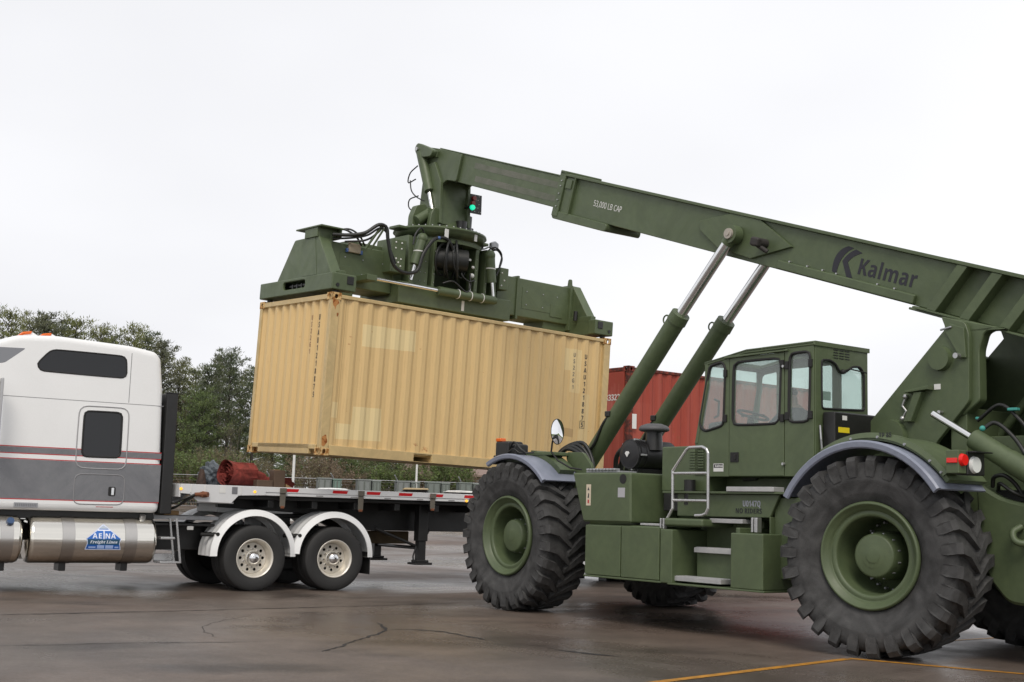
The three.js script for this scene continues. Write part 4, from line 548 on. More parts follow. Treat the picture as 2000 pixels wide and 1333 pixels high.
function container(name, label, mats, matrix, opt = {}) {
  const c = thing(name, label, 'shipping container'); matrix.decompose(c.position, c.quaternion, c.scale); c.scale.set(1, 1, 1);
  const hx = CL / 2, hy = CH / 2, hz = CWd / 2;
  const fr = part('frame', [box(-hx + 0.17, hx - 0.17, hy - 0.085, hy - 0.022, hz - 0.07, hz - 0.012), box(-hx + 0.17, hx - 0.17, hy - 0.085, hy - 0.022, -hz + 0.012, -hz + 0.07),
    // bottom rails with fork pockets left open
    ...[1, -1].flatMap(s => [[-hx + 0.17, -1.235], [-0.865, 0.865], [1.235, hx - 0.17]].map(([a, b]) => box(a, b, -hy + 0.012, -hy + 0.165, Math.min(s * (hz - 0.012), s * (hz - 0.06)), Math.max(s * (hz - 0.012), s * (hz - 0.06)), 0.006))), ...[1, -1].map(s => box(-hx + 0.17, hx - 0.17, -hy + 0.145, -hy + 0.168, Math.min(s * (hz - 0.014), s * (hz - 0.1)), Math.max(s * (hz - 0.014), s * (hz - 0.1)), 0.003)),
    ...[-1, 1].flatMap(s => [-1, 1].map(t => box(s < 0 ? -hx + 0.006 : hx - 0.16, s < 0 ? -hx + 0.16 : hx - 0.006, -hy + 0.11, hy - 0.11, t > 0 ? hz - 0.1 : -hz + 0.006, t > 0 ? hz - 0.006 : -hz + 0.1, 0.012))),
    ...[-1, 1].map(s => box(s < 0 ? -hx + 0.01 : hx - 0.08, s < 0 ? -hx + 0.08 : hx - 0.01, hy - 0.105, hy - 0.02, -hz + 0.15, hz - 0.15)),
    // front sill with its two openings
    box(-hx + 0.01, -hx + 0.07, -hy + 0.012, -hy + 0.17, -hz + 0.36, hz - 0.36), box(-hx + 0.01, -hx + 0.07, -hy + 0.09, -hy + 0.17, -hz + 0.15, hz - 0.15), box(hx - 0.07, hx - 0.01, -hy + 0.012, -hy + 0.15, -hz + 0.15, hz - 0.15)], mats.frame, c);
  { const cp = cornerPieces(CL, CWd, CH); for (let i = 0; i < cp.length; i += 4) part('corner_casting', cp.slice(i, i + 4), mats.casting, c, 'rust-streaked corner casting'); }
  part('floor', [plain(-hx + 0.08, hx - 0.08, -hy + 0.1, -hy + 0.14, -hz + 0.105, hz - 0.105), ...Array.from({ length: 12 }, (_, i) => -2.7 + i * 0.49).filter(x => Math.abs(Math.abs(x + 0.04) - 1.05) > 0.24).map(x => plain(x, x + 0.08, -hy + 0.02, -hy + 0.1, -hz + 0.1, hz - 0.1))], mats.under, c);
  for (const x of [-1.05, 1.05]) part('fork_tunnel', [plain(x - 0.186, x - 0.178, -hy + 0.014, -hy + 0.143, -hz + 0.02, hz - 0.02), plain(x + 0.178, x + 0.186, -hy + 0.014, -hy + 0.143, -hz + 0.02, hz - 0.02), plain(x - 0.178, x + 0.178, -hy + 0.014, -hy + 0.02, -hz + 0.02, hz - 0.02), plain(x - 0.178, x + 0.178, -hy + 0.128, -hy + 0.134, -hz + 0.02, hz - 0.02)], mats.under, c);
  const pb = [-hx, hx, -hy, hy];
  part('side_panel', [corrugated(-hx + 0.15, hx - 0.15, -hy + 0.16, hy - 0.08, hz - 0.028, 0.036, 0.278, opt.phase ?? 2.405, pb)], mats.side, c, undefined, true);
  part('side_panel', [corrugated(-hx + 0.15, hx - 0.15, -hy + 0.16, hy - 0.08, hz - 0.028, 0.036, 0.278, 0, pb).rotateY(Math.PI)], mats.side, c, undefined, true);
  part('front_panel', [corrugated(-hz + 0.09, hz - 0.09, -hy + 0.16, hy - 0.1, hx - 0.03, 0.046, 0.25, 0.06, [-hz, hz, -hy, hy]).rotateY(-Math.PI / 2)], mats.end, c, undefined, true);
  part('roof_panel', [corrugated(-hx + 0.08, hx - 0.08, -hz + 0.06, hz - 0.06, hy - 0.03, 0.02, 0.21, 0, [-hx, hx, -hz, hz]).rotateX(-Math.PI / 2)], mats.end, c, undefined, true);
  part('door_end', [plain(hx - 0.075, hx - 0.045, -hy + 0.13, hy - 0.1, -hz + 0.1, hz - 0.1)], mats.frame, c);
  return c;
}
const castTex = noiseTex(256, (u, v) => { const n = tile(u, v, 9, 2.7, 4), k = smooth(-0.1, 0.22, n); return [0.78 - 0.22 * k + 0.05 * rnd(), 0.66 - 0.28 * k + 0.04 * rnd(), 0.46 - 0.28 * k + 0.03 * rnd()]; }, true, 0.5);
{
  const base = '211,181,127';
  const side = panelTex(2048, 1024, (x, W, H) => {
    x.fillStyle = `rgb(${base})`; x.fillRect(0, 0, W, H);
    weather(x, W, H, 5200, ['150,115,65', '215,190,140', '170,135,85', '120,95,55'], 90);
    const X = m => (m + CL / 2) / CL * W, Y = m => (CH / 2 - m) / CH * H;
    const patch = (pts, a, col = '224,208,160') => { x.fillStyle = `rgba(${col},${a})`; x.beginPath(); pts.forEach(([px, py], i) => i ? x.lineTo(X(px), Y(py)) : x.moveTo(X(px), Y(py))); x.fill(); };
    patch([[-2.38, 0.86], [-1.335, 0.87], [-1.33, 0.53], [-2.37, 0.5]], 0.6); patch([[-2.44, -0.48], [-1.9, -0.47], [-1.87, -1.0], [-2.73, -1.02], [-2.74, -0.77], [-2.45, -0.77]], 0.6); patch([[-2.85, -0.44], [-2.725, -0.44], [-2.725, -0.69], [-2.85, -0.69]], 0.5);
    patch([[1.93, 1.0], [2.36, 1.0], [2.36, 0.6], [1.93, 0.6]], 0.5); patch([[2.1, 0.6], [2.36, 0.6], [2.36, 0.2], [2.1, 0.2]], 0.4); patch([[2.4, 0.2], [2.62, 0.2], [2.62, -0.8], [2.36, -0.8]], 0.28); patch([[2.05, -0.45], [2.27, -0.47], [2.26, -0.62], [2.05, -0.6]], 0.3, '125,95,60');
    for (let i = 0; i < 9; i++) { x.strokeStyle = `rgba(95,70,40,${rr(0.08, 0.2)})`; x.lineWidth = rr(1, 2.5); const p = X(rr(-2.85, -2.2)), q = Y(rr(-0.2, 0.9)); x.beginPath(); x.moveTo(p, q); x.lineTo(p + rr(-6, 6), q + rr(60, 300)); x.stroke(); }
    for (const m of [-2.72, -0.02, 2.88]) { x.fillStyle = 'rgba(120,90,52,0.4)'; x.fillRect(X(m), 0, 3, H); }
    for (let i = 0; i < 26; i++) rustMark(x, X(rr(-3, 3)), Y(rr(-1.2, 1.25)), rr(1, 4)); rustMark(x, X(-2.6), Y(0.62), 7); rustMark(x, X(-2.62), Y(0.5), 6); rustMark(x, X(-2.2), Y(0.76), 5); rustMark(x, X(-1.0), Y(-1.06), 18); rustMark(x, X(-1.2), Y(-1.0), 12); rustMark(x, X(0.9), Y(-1.1), 10);
    for (let i = 0; i < 40; i++) { x.fillStyle = `rgba(150,110,90,${rr(0.05, 0.2)})`; x.fillRect(X(1.1) + rr(-16, 16), Y(0.95) + rr(-30, 30), rr(2, 8), rr(1, 4)); }
  });
  const end = panelTex(1024, 1024, (x, W, H) => { x.fillStyle = `rgb(${base})`; x.fillRect(0, 0, W, H); weather(x, W, H, 3000, ['150,115,65', '215,190,140', '170,135,85', '230,205,150'], 120); for (let i = 0; i < 14; i++) rustMark(x, rnd() * W, rnd() * H, rr(1, 4)); });
  const mats = { frame: paint(0.62, 0.46, 0.22, 0.6), casting: new THREE.MeshStandardMaterial({ map: castTex, roughness: 0.8 }), under: paint(0.62, 0.46, 0.22, 0.7), side: new THREE.MeshStandardMaterial({ map: side, roughness: 0.55, roughnessMap: roughN }), end: new THREE.MeshStandardMaterial({ map: end, roughness: 0.55 }) };
  const c = container('shipping_container', 'tan corrugated shipping container hanging above the flatbed', mats, KM, {});
  const col = (str, x, y, dy, s, m, name, z = CWd / 2 - 0.0265) => part(name, [...str].map((ch, i) => { const g = lettering(ch, s, font, 0.002, 0.85); g.computeBoundingBox(); const b = g.boundingBox; return g.translate(x - (b.min.x + b.max.x) / 2, y - i * dy - s, z); }), m, c);
  col('USAU1218875', 2.44, 0.93, 0.1255, 0.085, bare(0.03, 0.03, 0.035, 0.7), 'container_number'); col('US22G1', 2.162, 0.93, 0.118, 0.075, bare(0.2, 0.17, 0.13, 0.7), 'container_code');
  { const rp = (pts, z) => prism(roundPoly(pts.map(([x, y]) => [x + rr(-0.008, 0.008), y + rr(-0.01, 0.01)]), 0.012, 2), z, z + 0.0012, 0), zz = CWd / 2 - 0.0058, rm = new THREE.MeshStandardMaterial({ map: castTex, color: lin(0.75, 0.5, 0.35), roughness: 0.9 });
    part('rust_stain', [rp([[-3.01, 1.18], [-2.9, 1.175], [-2.885, 1.12], [-2.93, 1.09], [-2.94, 1.02], [-2.965, 1.06], [-3.0, 1.08]], zz), rp([[-2.91, 0.98], [-2.885, 0.975], [-2.89, 0.9], [-2.905, 0.92]], zz)], rm, c); part('rust_stain', [rp([[-3.0, -1.0], [-2.92, -0.96], [-2.89, -1.08], [-2.96, -1.17], [-3.0, -1.15]], zz)], rm, c); }
  const bx = [[2.385, -0.3], [2.495, -0.3], [2.495, -0.43], [2.385, -0.43]]; part('check_digit_box', bx.map((p, i) => { const q = bx[(i + 1) % 4]; return cyl([p[0], p[1], CWd / 2 - 0.026], [q[0], q[1], CWd / 2 - 0.026], 0.004, 0.004, 4); }), bare(0.03, 0.03, 0.035, 0.7), c);
  const endCol = (str, z, y, dy, s, m) => part('container_number', [...str].map((ch, i) => { const g = lettering(ch, s, font, 0.002, 0.6); g.computeBoundingBox(); const b = g.boundingBox; return g.translate(-(b.min.x + b.max.x) / 2, y - i * dy - s, 0).rotateY(-Math.PI / 2).translate(-CL / 2 + 0.028, 0, z); }), m, c);
  endCol('USAU1218875', 0.84, 0.96, 0.125, 0.09, bare(0.06, 0.05, 0.04, 0.7)); endCol('US22G1', 0.6, 0.96, 0.11, 0.08, bare(0.3, 0.16, 0.09, 0.7));
}
// the rust-red container behind, riding on a second flatbed
{
  const draw = (x, W, H) => { x.fillStyle = 'rgb(150,58,40)'; x.fillRect(0, 0, W, H); weather(x, W, H, 3600, ['110,40,28', '175,85,70', '180,100,95', '90,35,25', '160,50,28'], 160); for (let i = 0; i < 60; i++) rustMark(x, rnd() * W, rnd() * H, rr(2, 9));
    for (let i = 0; i < 60; i++) { x.fillStyle = `rgba(190,120,115,${rr(0.04, 0.14)})`; x.fillRect(rnd() * W, rnd() * H * 0.6, rr(8, 60), rr(100, 420)); } };
  const side = panelTex(1024, 512, draw), end = panelTex(512, 512, draw);
  const ct = noiseTex(256, (u, v) => { const n = tile(u, v, 9, 7.2, 4), k = smooth(-0.15, 0.2, n); return [0.5 - 0.22 * k, 0.2 - 0.06 * k, 0.14 - 0.03 * k]; }, true, 0.6);
  const fm = new THREE.MeshStandardMaterial({ map: ct, roughness: 0.8 });
  const mats = { frame: fm, casting: fm, under: paint(0.2, 0.045, 0.025, 0.8), side: new THREE.MeshStandardMaterial({ map: side, roughness: 0.6 }), end: new THREE.MeshStandardMaterial({ map: end, roughness: 0.65 }) };
  const yaw = 0.905, ax = V3(Math.sin(yaw), 0, -Math.cos(yaw)), az = V3(Math.cos(yaw), 0, Math.sin(yaw));
  const centre = V3(2.383, 4.358 - CH / 2, -26).addScaledVector(ax, CL / 2).addScaledVector(az, -CWd / 2);
  const m = new THREE.Matrix4().makeBasis(ax, UP, az).setPosition(centre);
  const c = container('shipping_container', 'weathered rust-red shipping container behind the lift cylinders', mats, m, { phase: 0.1 });
  const onEnd = (str, s, z, y, sc) => lettering(str, s, font, 0.002, sc).rotateY(-Math.PI / 2).translate(-CL / 2 - 0.001, y, z);
  part('number_plate_area', [plain(-CL / 2 + 0.004, -CL / 2 + 0.012, -CH / 2 + 0.16, CH / 2 - 0.11, -CWd / 2 + 0.12, CWd / 2 - 0.12)], mats.end, c);
  part('container_number', [fit('33322', 0.125, font, 0.43).rotateY(-Math.PI / 2).translate(-CL / 2 - 0.001, 0.6, 0.54), onEnd('22G1', 0.09, 0.05, 0.38, 0.8), onEnd('MAX. WT', 0.075, 0.45, -0.1, 0.8), onEnd('TARE', 0.075, 0.72, -1.18, 0.8)], M.labelWhite, c);
  part('placard', [plain(-2.9, -2.78, 0.02, 0.32, CWd / 2 - 0.004, CWd / 2 - 0.001)], M.labelWhite, c);
  const bed = thing('flatbed_trailer', 'dark flatbed trailer under the rust-red container, behind the container handler', 'trailer', [centre.x, 0, centre.z], frameX(yaw));
  const top = centre.y - CH / 2;
  part('deck', [box(-4.2, 4.6, top - 0.16, top - 0.004, -1.28, 1.28, 0.02)], M.galv, bed); part('main_beam', [box(-3.8, 4.4, top - 0.7, top - 0.165, -0.55, -0.42), box(-3.8, 4.4, top - 0.7, top - 0.165, 0.42, 0.55)], M.blackPaint, bed);
  const tw = join([lathe([[0.3, 0.12], [0.46, 0.14], [0.5, 0.1], [0.5, -0.1], [0.46, -0.14], [0.3, -0.12]], 32), lathe([[0.3, 0.1], [0.2, 0.02], [0.001, 0.03]], 24)]);
  for (const x of [2.2, 3.5]) for (const z of [-1.05, -0.72, 0.72, 1.05]) { const w = mesh('wheel', tw, M.blackRubber, bed); w.position.set(x, 0.5, z); }
  part('axle', [2.2, 3.5].map(x => cyl([x, 0.5, -1.1], [x, 0.5, 1.1], 0.07)).concat([box(1.7, 4.0, 0.5, top - 0.7, -0.5, -0.44), box(1.7, 4.0, 0.5, top - 0.7, 0.44, 0.5)]), M.blackPaint, bed);
  part('landing_leg', [box(-2.9, -2.75, 0.06, top - 0.5, -0.6, -0.45), box(-3.0, -2.65, 0, 0.06, -0.65, -0.4)], M.blackPaint, bed); part('landing_leg', [box(-2.9, -2.75, 0.06, top - 0.5, 0.45, 0.6), box(-3.0, -2.65, 0, 0.06, 0.4, 0.65)], M.blackPaint, bed);
}

// ------------------------------------------------------------------ road tractor (x toward its rear, y up, z toward the camera; z = 0 at the near wheel faces)
const TP = [-3.8983, 0, -20.3479];
const truck = thing('road_tractor', 'white road tractor with grey band and red pinstripes on its sleeper', 'truck', TP, frameX(TY));
const MID = -1.22;
const band = (x0, x1, y0, y1) => box(x0, x1, y0, y1, -0.1035, -0.0985, 0.001);
{
  // sleeper: side outline, then rounded over the roof edges
  const prof = roundPoly([[-4.5, 1.17], [-1.53, 1.17], [-1.555, 2.2], [-1.58, 3.0], [-1.64, 3.5], [-1.72, 3.6], [-2.1, 3.66], [-3.2, 3.71], [-3.75, 3.67], [-4.2, 3.5], [-4.5, 3.2]], 0.1, 5);
  const body = part('sleeper', [(() => { const s = shapeOf(prof); return hard(new THREE.ExtrudeGeometry(s, { depth: 2.1, bevelEnabled: true, bevelThickness: 0.07, bevelSize: 0.09, bevelOffset: -0.09, bevelSegments: 4, curveSegments: 8 }).translate(0, 0, MID - 1.05), 0.7); })()], M.white, truck);
  part('seam', [box(-4.3, -1.56, 2.776, 2.786, -0.1025, -0.0995, 0.001), box(-2.1, -2.09, 2.8, 3.55, -0.1025, -0.0995, 0.001)], bare(0.2, 0.2, 0.21, 0.6), body);
  part('grey_band', [band(-4.4, -1.55, 1.98, 2.062), band(-4.4, -1.545, 1.33, 1.888)], M.trimGrey, body); part('pinstripe', [band(-4.4, -1.55, 2.064, 2.078), band(-4.4, -1.55, 1.966, 1.979), band(-4.4, -1.548, 1.89, 1.903), band(-4.4, -1.545, 1.316, 1.329)], M.red, body);
  const win1 = roundPoly([[-3.46, 3.27], [-3.27, 3.5], [-2.175, 3.492], [-2.15, 3.165], [-3.4, 3.178]], 0.09, 5); part('side_window', [prism(win1, -0.106, -0.098, 0.003)], M.darkGlass, body); part('window_seal', [tube(win1.map(([x, y]) => [x, y, -0.101]), 0.012, win1.length * 2, 6, true)], M.blackRubber, body);
  const win2 = roundPoly([[-2.728, 1.97], [-2.73, 2.635], [-2.18, 2.64], [-2.172, 1.975]], 0.07, 5), rim2 = roundPoly([[-2.81, 1.8], [-2.81, 2.71], [-2.08, 2.715], [-2.075, 1.8]], 0.13, 6), hat = roundPoly([[-2.805, 1.275], [-2.805, 1.71], [-2.08, 1.715], [-2.075, 1.28]], 0.1, 6);
  const door2 = part('sleeper_door', [tube(rim2.map(([x, y]) => [x, y, -0.099]), 0.009, rim2.length * 2, 6, true)], bare(0.35, 0.35, 0.36, 0.35), body);
  part('door_window', [prism(win2, -0.1075, -0.0975, 0.003)], M.darkGlass, door2); part('window_seal', [tube(win2.map(([x, y]) => [x, y, -0.102]), 0.016, win2.length * 2, 6, true)], M.blackRubber, door2);
  const hatch = part('luggage_hatch', [tube(hat.map(([x, y]) => [x, y, -0.099]), 0.008, hat.length * 2, 6, true)], bare(0.25, 0.25, 0.26, 0.35), body);
  part('hatch_latch', [prism(roundPoly([[-2.31, 1.4], [-2.2, 1.4], [-2.2, 1.54], [-2.31, 1.54]], 0.03), -0.104, -0.097, 0.002)], M.blackRubber, hatch); part('hatch_handle', [box(-2.265, -2.225, 1.415, 1.525, -0.097, -0.085, 0.01)], M.chrome, hatch);
  part('name_plate', [box(-3.625, -3.295, 1.205, 1.275, -0.1, -0.094, 0.006)], M.galv, body); part('name_plate_bars', Array.from({ length: 12 }, (_, i) => box(-3.605 + i * 0.025, -3.59 + i * 0.025, 1.22, 1.258, -0.094, -0.092, 0.001)), M.trimGrey, body);
  part('small_lettering', Array.from({ length: 14 }, (_, i) => box(-2.47 + i * 0.018, -2.458 + i * 0.018, 1.235, 1.247, -0.1025, -0.0995, 0.0005)), M.red, body);
  part('roof_window', [prism(roundPoly([[-4.3, 3.46], [-3.62, 3.485], [-3.9, 3.25], [-4.3, 3.18]], 0.04), -0.106, -0.098, 0.003)], bare(0.22, 0.23, 0.25, 0.1), body);
  for (const x of [-3.55, -3.27]) { const l = part('roof_marker_lamp', [prism([[x - 0.12, 3.68], [x + 0.2, 3.66], [x + 0.05, 3.745], [x - 0.02, 3.755]], -0.42, -0.3, 0.012)], M.white, body); part('marker_lens', [prism(roundPoly([[x - 0.16, 3.685], [x + 0.02, 3.72], [x + 0.03, 3.765], [x - 0.1, 3.74]], 0.015), -0.42, -0.28, 0.012)], M.amberLens, l); }
  part('fairing', [box(-1.515, -1.34, 1.16, 2.99, -0.15, -0.1, 0.015), box(-1.515, -1.46, 1.16, 2.99, -0.9, -0.15, 0.015), box(-1.53, -1.335, 2.985, 3.0, -0.16, -0.095)], M.blackPaint, truck, 'tall black extender panel behind the sleeper');
  part('chassis_rail', [box(-7.2, 2.1, 0.72, 1.0, MID + 0.36, MID + 0.44), box(-7.2, 2.1, 0.72, 1.0, MID - 0.44, MID - 0.36), box(-1.4, -1.2, 0.75, 0.95, MID - 0.4, MID + 0.4), box(1.8, 1.95, 0.75, 0.95, MID - 0.4, MID + 0.4), box(-1.7, -0.55, 0.98, 1.02, -2.1, -0.35), box(-4.4, -1.56, 1.05, 1.17, -2.2, -0.25), box(-1.6, -0.6, 0.6, 0.98, -0.8, -0.75)], M.blackPaint, truck);
  part('deck_plate', [box(-1.53, -0.5, 1.075, 1.135, -1.9, -0.35, 0.006)], M.galv, truck); part('deck_timber', [box(-1.36, -1.12, 1.14, 1.21, -0.9, -0.4)], M.woodPale, truck);
  part('cab', [(() => { const p = roundPoly([[-6.2, 0.9], [-4.5, 0.9], [-4.5, 3.2], [-4.75, 3.1], [-5.6, 2.9], [-6.1, 2.2]], 0.1, 4); return hard(new THREE.ExtrudeGeometry(shapeOf(p), { depth: 1.9, bevelEnabled: true, bevelThickness: 0.06, bevelSize: 0.08, bevelOffset: -0.08, bevelSegments: 3 }).translate(0, 0, MID - 0.95), 0.7); })()], M.white, truck);
  part('bonnet', [(() => { const p = roundPoly([[-8.4, 0.8], [-6.2, 0.8], [-6.2, 2.15], [-8.3, 1.9]], 0.15, 4); return hard(new THREE.ExtrudeGeometry(shapeOf(p), { depth: 1.5, bevelEnabled: true, bevelThickness: 0.1, bevelSize: 0.1, bevelOffset: -0.1, bevelSegments: 3 }).translate(0, 0, MID - 0.75), 0.7); })()], M.white, truck);
  part('cab_window', [prism(roundPoly([[-5.9, 2.2], [-5.55, 2.75], [-4.85, 2.8], [-4.8, 2.15]], 0.08), MID + 1.008, MID + 1.016, 0.002)], M.darkGlass, truck);
  const dm = part('door_mirror', [box(-4.0, -3.96, 2.05, 3.0, 0.08, 0.3, 0.012), ...pipe([[-3.95, 2.95, 0.1], [-4.3, 2.95, -0.1]], 0.015), ...pipe([[-3.95, 2.1, 0.1], [-4.3, 2.1, -0.1]], 0.015)], M.steel, truck);
  part('mirror_glass', [box(-3.958, -3.952, 2.08, 2.7, 0.1, 0.28, 0.001)], M.mirror, dm);
}
// fuel tanks of banded polished aluminium
const tankM = new THREE.MeshStandardMaterial({ color: lin(0.8, 0.77, 0.7), metalness: 1, roughness: 0.13 }), bandM = new THREE.MeshStandardMaterial({ color: lin(0.55, 0.53, 0.5), metalness: 1, roughness: 0.26 });
const TR = 0.345, TC = [0.755, -0.33];
function fuelTank(x0, x1, straps) {
  const t = part('fuel_tank', [lathe([[0.001, x0], [TR * 0.8, x0 + 0.005], [TR * 0.95, x0 + 0.03], [TR, x0 + 0.075], [TR, x1 - 0.075], [TR * 0.95, x1 - 0.03], [TR * 0.8, x1 - 0.005], [0.001, x1]], 64, 'x').translate(0, TC[0], TC[1])], tankM, truck);
  for (const s of straps) part('tank_strap', [cyl([s - 0.09, TC[0], TC[1]], [s + 0.09, TC[0], TC[1]], TR + 0.005, TR + 0.005, 64, true)], bandM, t);
  part('tank_bracket', straps.map(s => [box(s - 0.05, s + 0.05, 0.3, 0.5, TC[1] - 0.25, TC[1] + 0.05), box(s - 0.05, s + 0.05, 0.4, 1.05, TC[1] - 0.42, TC[1] - 0.35)]).flat(), M.blackPaint, t); return t;
}
const t1 = fuelTank(-5.3, -3.47, [-5.0, -3.7]), t2 = fuelTank(-3.4, -1.54, [-2.85, -1.95]);
part('filler_cap', [cyl([-3.66, 0.99, TC[1] + 0.25], [-3.66, 1.02, TC[1] + 0.3], 0.055, 0.05, 20)], bare(0.03, 0.07, 0.16, 0.35), t1); part('filler_cap', [cyl([-1.74, 1.06, TC[1] + 0.1], [-1.74, 1.13, TC[1] + 0.13], 0.05, 0.045, 20)], M.steel, t2);
{ // pentagon decal on the tank
  const tex = panelTex(512, 384, (x, W, H) => {
    const P = (pts, c) => { x.fillStyle = c; x.beginPath(); pts.forEach(([a, b], i) => i ? x.lineTo(a * W, b * H) : x.moveTo(a * W, b * H)); x.fill(); };
    x.fillStyle = '#c9d2ea'; x.fillRect(0, 0, W, H);
    P([[0.5, 0.05], [0.97, 0.56], [0.93, 0.72], [0.97, 0.97], [0.03, 0.97], [0.07, 0.72], [0.04, 0.56]], '#2f6cc0'); P([[0.5, 0.03], [0.36, 0.17], [0.64, 0.17]], '#aeb9c6'); P([[0.05, 0.58], [0.96, 0.58], [0.93, 0.8], [0.07, 0.8]], '#1f4a66'); P([[0.05, 0.8], [0.95, 0.8], [0.97, 0.96], [0.03, 0.96]], '#1c57a8');
    x.fillStyle = '#e6eaf5'; x.textAlign = 'center'; x.font = 'bold 108px sans-serif'; x.fillText('A', 0.255 * W, 0.55 * H); x.fillText('E', 0.40 * W, 0.55 * H); x.fillText('N', 0.61 * W, 0.55 * H); x.fillText('A', 0.765 * W, 0.55 * H); x.fillRect(0.487 * W, 0.215 * H, 0.034 * W, 0.36 * H); x.fillRect(0.33 * W, 0.2 * H, 0.35 * W, 0.05 * H);
    x.font = 'italic bold 58px serif'; x.fillText('Freight Lines', 0.5 * W, 0.745 * H); x.fillStyle = '#9fb7e6'; x.fillRect(0.33 * W, 0.82 * H, 0.2 * W, 0.13 * H); x.fillRect(0.56 * W, 0.82 * H, 0.22 * W, 0.13 * H); x.fillRect(0.09 * W, 0.87 * H, 0.2 * W, 0.06 * H); x.fillRect(0.82 * W, 0.87 * H, 0.11 * W, 0.06 * H);
  });
  const pos = [], uv = [], N = 22, K = 12, w = v => v < 0.42 ? 0.02 + 0.46 * (v < 0.16 ? 0 : 0) + (1 - (v > 0.4 ? 0 : 0)) * 0 : 0.5; void w;
  const hw = v => { const t = 1 - v; return t < 0.56 ? 0.02 + 0.47 * t / 0.56 : t < 0.72 ? 0.49 - 0.04 * (t - 0.56) / 0.16 : 0.45 + 0.05 * (t - 0.72) / 0.28; };
  const pt = (u, v) => { const y = 0.62 + v * 0.365, a = Math.asin(Math.max(-1, Math.min(1, (y - TC[0]) / (TR + 0.004)))); return [-2.355 + (u - 0.5) * 0.52, TC[0] + Math.sin(a) * (TR + 0.004), TC[1] + Math.cos(a) * (TR + 0.004)]; };
  for (let j = 0; j < N; j++) for (let i = 0; i < K; i++) { const v0 = j / N, v1 = (j + 1) / N, U = (k, v) => 0.5 - hw(v) + 2 * hw(v) * k / K; const q = [[U(i, v0), v0], [U(i + 1, v0), v0], [U(i + 1, v1), v1], [U(i, v1), v1]]; for (const k of [0, 1, 2, 0, 2, 3]) { pos.push(...pt(...q[k])); uv.push(...q[k]); } }
  const g = new THREE.BufferGeometry(); g.setAttribute('position', new THREE.Float32BufferAttribute(pos, 3)); g.setAttribute('uv', new THREE.Float32BufferAttribute(uv, 2)); g.computeVertexNormals();
  part('carrier_decal', [g], new THREE.MeshStandardMaterial({ map: tex, roughness: 0.4 }), t2, 'blue pentagon haulier decal', true);
}
part('step_bracket', [box(-1.5, -1.19, 0.425, 0.455, -0.35, 0.0), box(-1.5, -1.2, 0.455, 0.56, -0.36, -0.33), box(-1.5, -1.28, 0.78, 0.82, -0.35, -0.02), ...[0, 1].map(i => prism([[-1.3, 1.1], [-1.27, 1.1], [-1.17, 0.43], [-1.2, 0.43]], -0.33 + i * 0.31, -0.31 + i * 0.31, 0.002))], M.alu, truck);
// wheels
const tTyre = lathe([[0.29, 0.11], [0.34, 0.135], [0.42, 0.142], [0.475, 0.13], [0.5, 0.112], [0.508, 0.1], [0.508, 0.062], [0.498, 0.06], [0.498, 0.048], [0.51, 0.046], [0.51, 0.008], [0.5, 0.006], [0.5, -0.006], [0.51, -0.008], [0.51, -0.046], [0.498, -0.048], [0.498, -0.06], [0.508, -0.062], [0.508, -0.1], [0.5, -0.112], [0.475, -0.13], [0.42, -0.142], [0.34, -0.135], [0.29, -0.11]], 64);
const tTyreG = join([tTyre]), rimM = new THREE.MeshStandardMaterial({ color: lin(0.78, 0.74, 0.66), metalness: 0.55, roughness: 0.35 });
const tRim = (() => {
  const disc = new THREE.Shape(); disc.absarc(0, 0, 0.235, 0, Math.PI * 2); for (let k = 0; k < 10; k++) { const h = new THREE.Path(), a = k / 10 * 6.2832; h.absarc(Math.cos(a) * 0.185, Math.sin(a) * 0.185, 0.027, 0, Math.PI * 2); disc.holes.push(h); }
  return join([lathe([[0.285, 0.1], [0.305, 0.118], [0.302, 0.128], [0.285, 0.126], [0.272, 0.1], [0.26, 0.07], [0.25, 0.0], [0.24, -0.034]], 56), new THREE.ExtrudeGeometry(disc, { depth: 0.012, bevelEnabled: true, bevelSize: 0.003, bevelThickness: 0.003, bevelSegments: 1, curveSegments: 24 }).translate(0, 0, -0.04), cyl([0, 0, -0.05], [0, 0, 0.02], 0.125, 0.115, 32)]);
})();
const tHub = join([lathe([[0.105, 0.0], [0.105, 0.06], [0.09, 0.1], [0.055, 0.135], [0.001, 0.142]], 32)]);
const tNuts = join(Array.from({ length: 10 }, (_, k) => { const a = (k + 0.5) / 10 * 6.2832; return cyl([Math.cos(a) * 0.142, Math.sin(a) * 0.142, -0.03], [Math.cos(a) * 0.142, Math.sin(a) * 0.142, 0.015], 0.014, 0.01, 8); }));
const tBack = join([lathe([[0.29, -0.1], [0.28, -0.09], [0.25, -0.05], [0.001, -0.05]], 32)]);
function truckWheel(x, z, outer, side) {
  const w = new THREE.Group(); w.name = 'wheel'; w.position.set(x, 0.51, z); if (side < 0) w.rotation.y = Math.PI; w.rotation.z = x * 1.7; truck.add(w);
  mesh('tyre', tTyreG, rubberT, w); mesh('rim', outer ? tRim : tBack, outer ? rimM : M.blackPaint, w); if (outer) { mesh('hub_cap', tHub, M.chrome, w); mesh('wheel_nuts', tNuts, M.chrome, w).userData.kind = 'stuff'; mesh('drum', tBack, M.blackPaint, w).position.z = -0.06; }
}
const rubberT = bare(0.022, 0.022, 0.022, 0.72, { bumpMap: speck, bumpScale: 0.0008 });
for (const x of [0, 1.355]) { truckWheel(x, -0.13, true, 1); truckWheel(x, -0.47, false, 1); truckWheel(x, -2.31, true, -1); truckWheel(x, -1.97, false, -1); }
truckWheel(-6.9, -0.13, true, 1); truckWheel(-6.9, -2.31, true, -1);
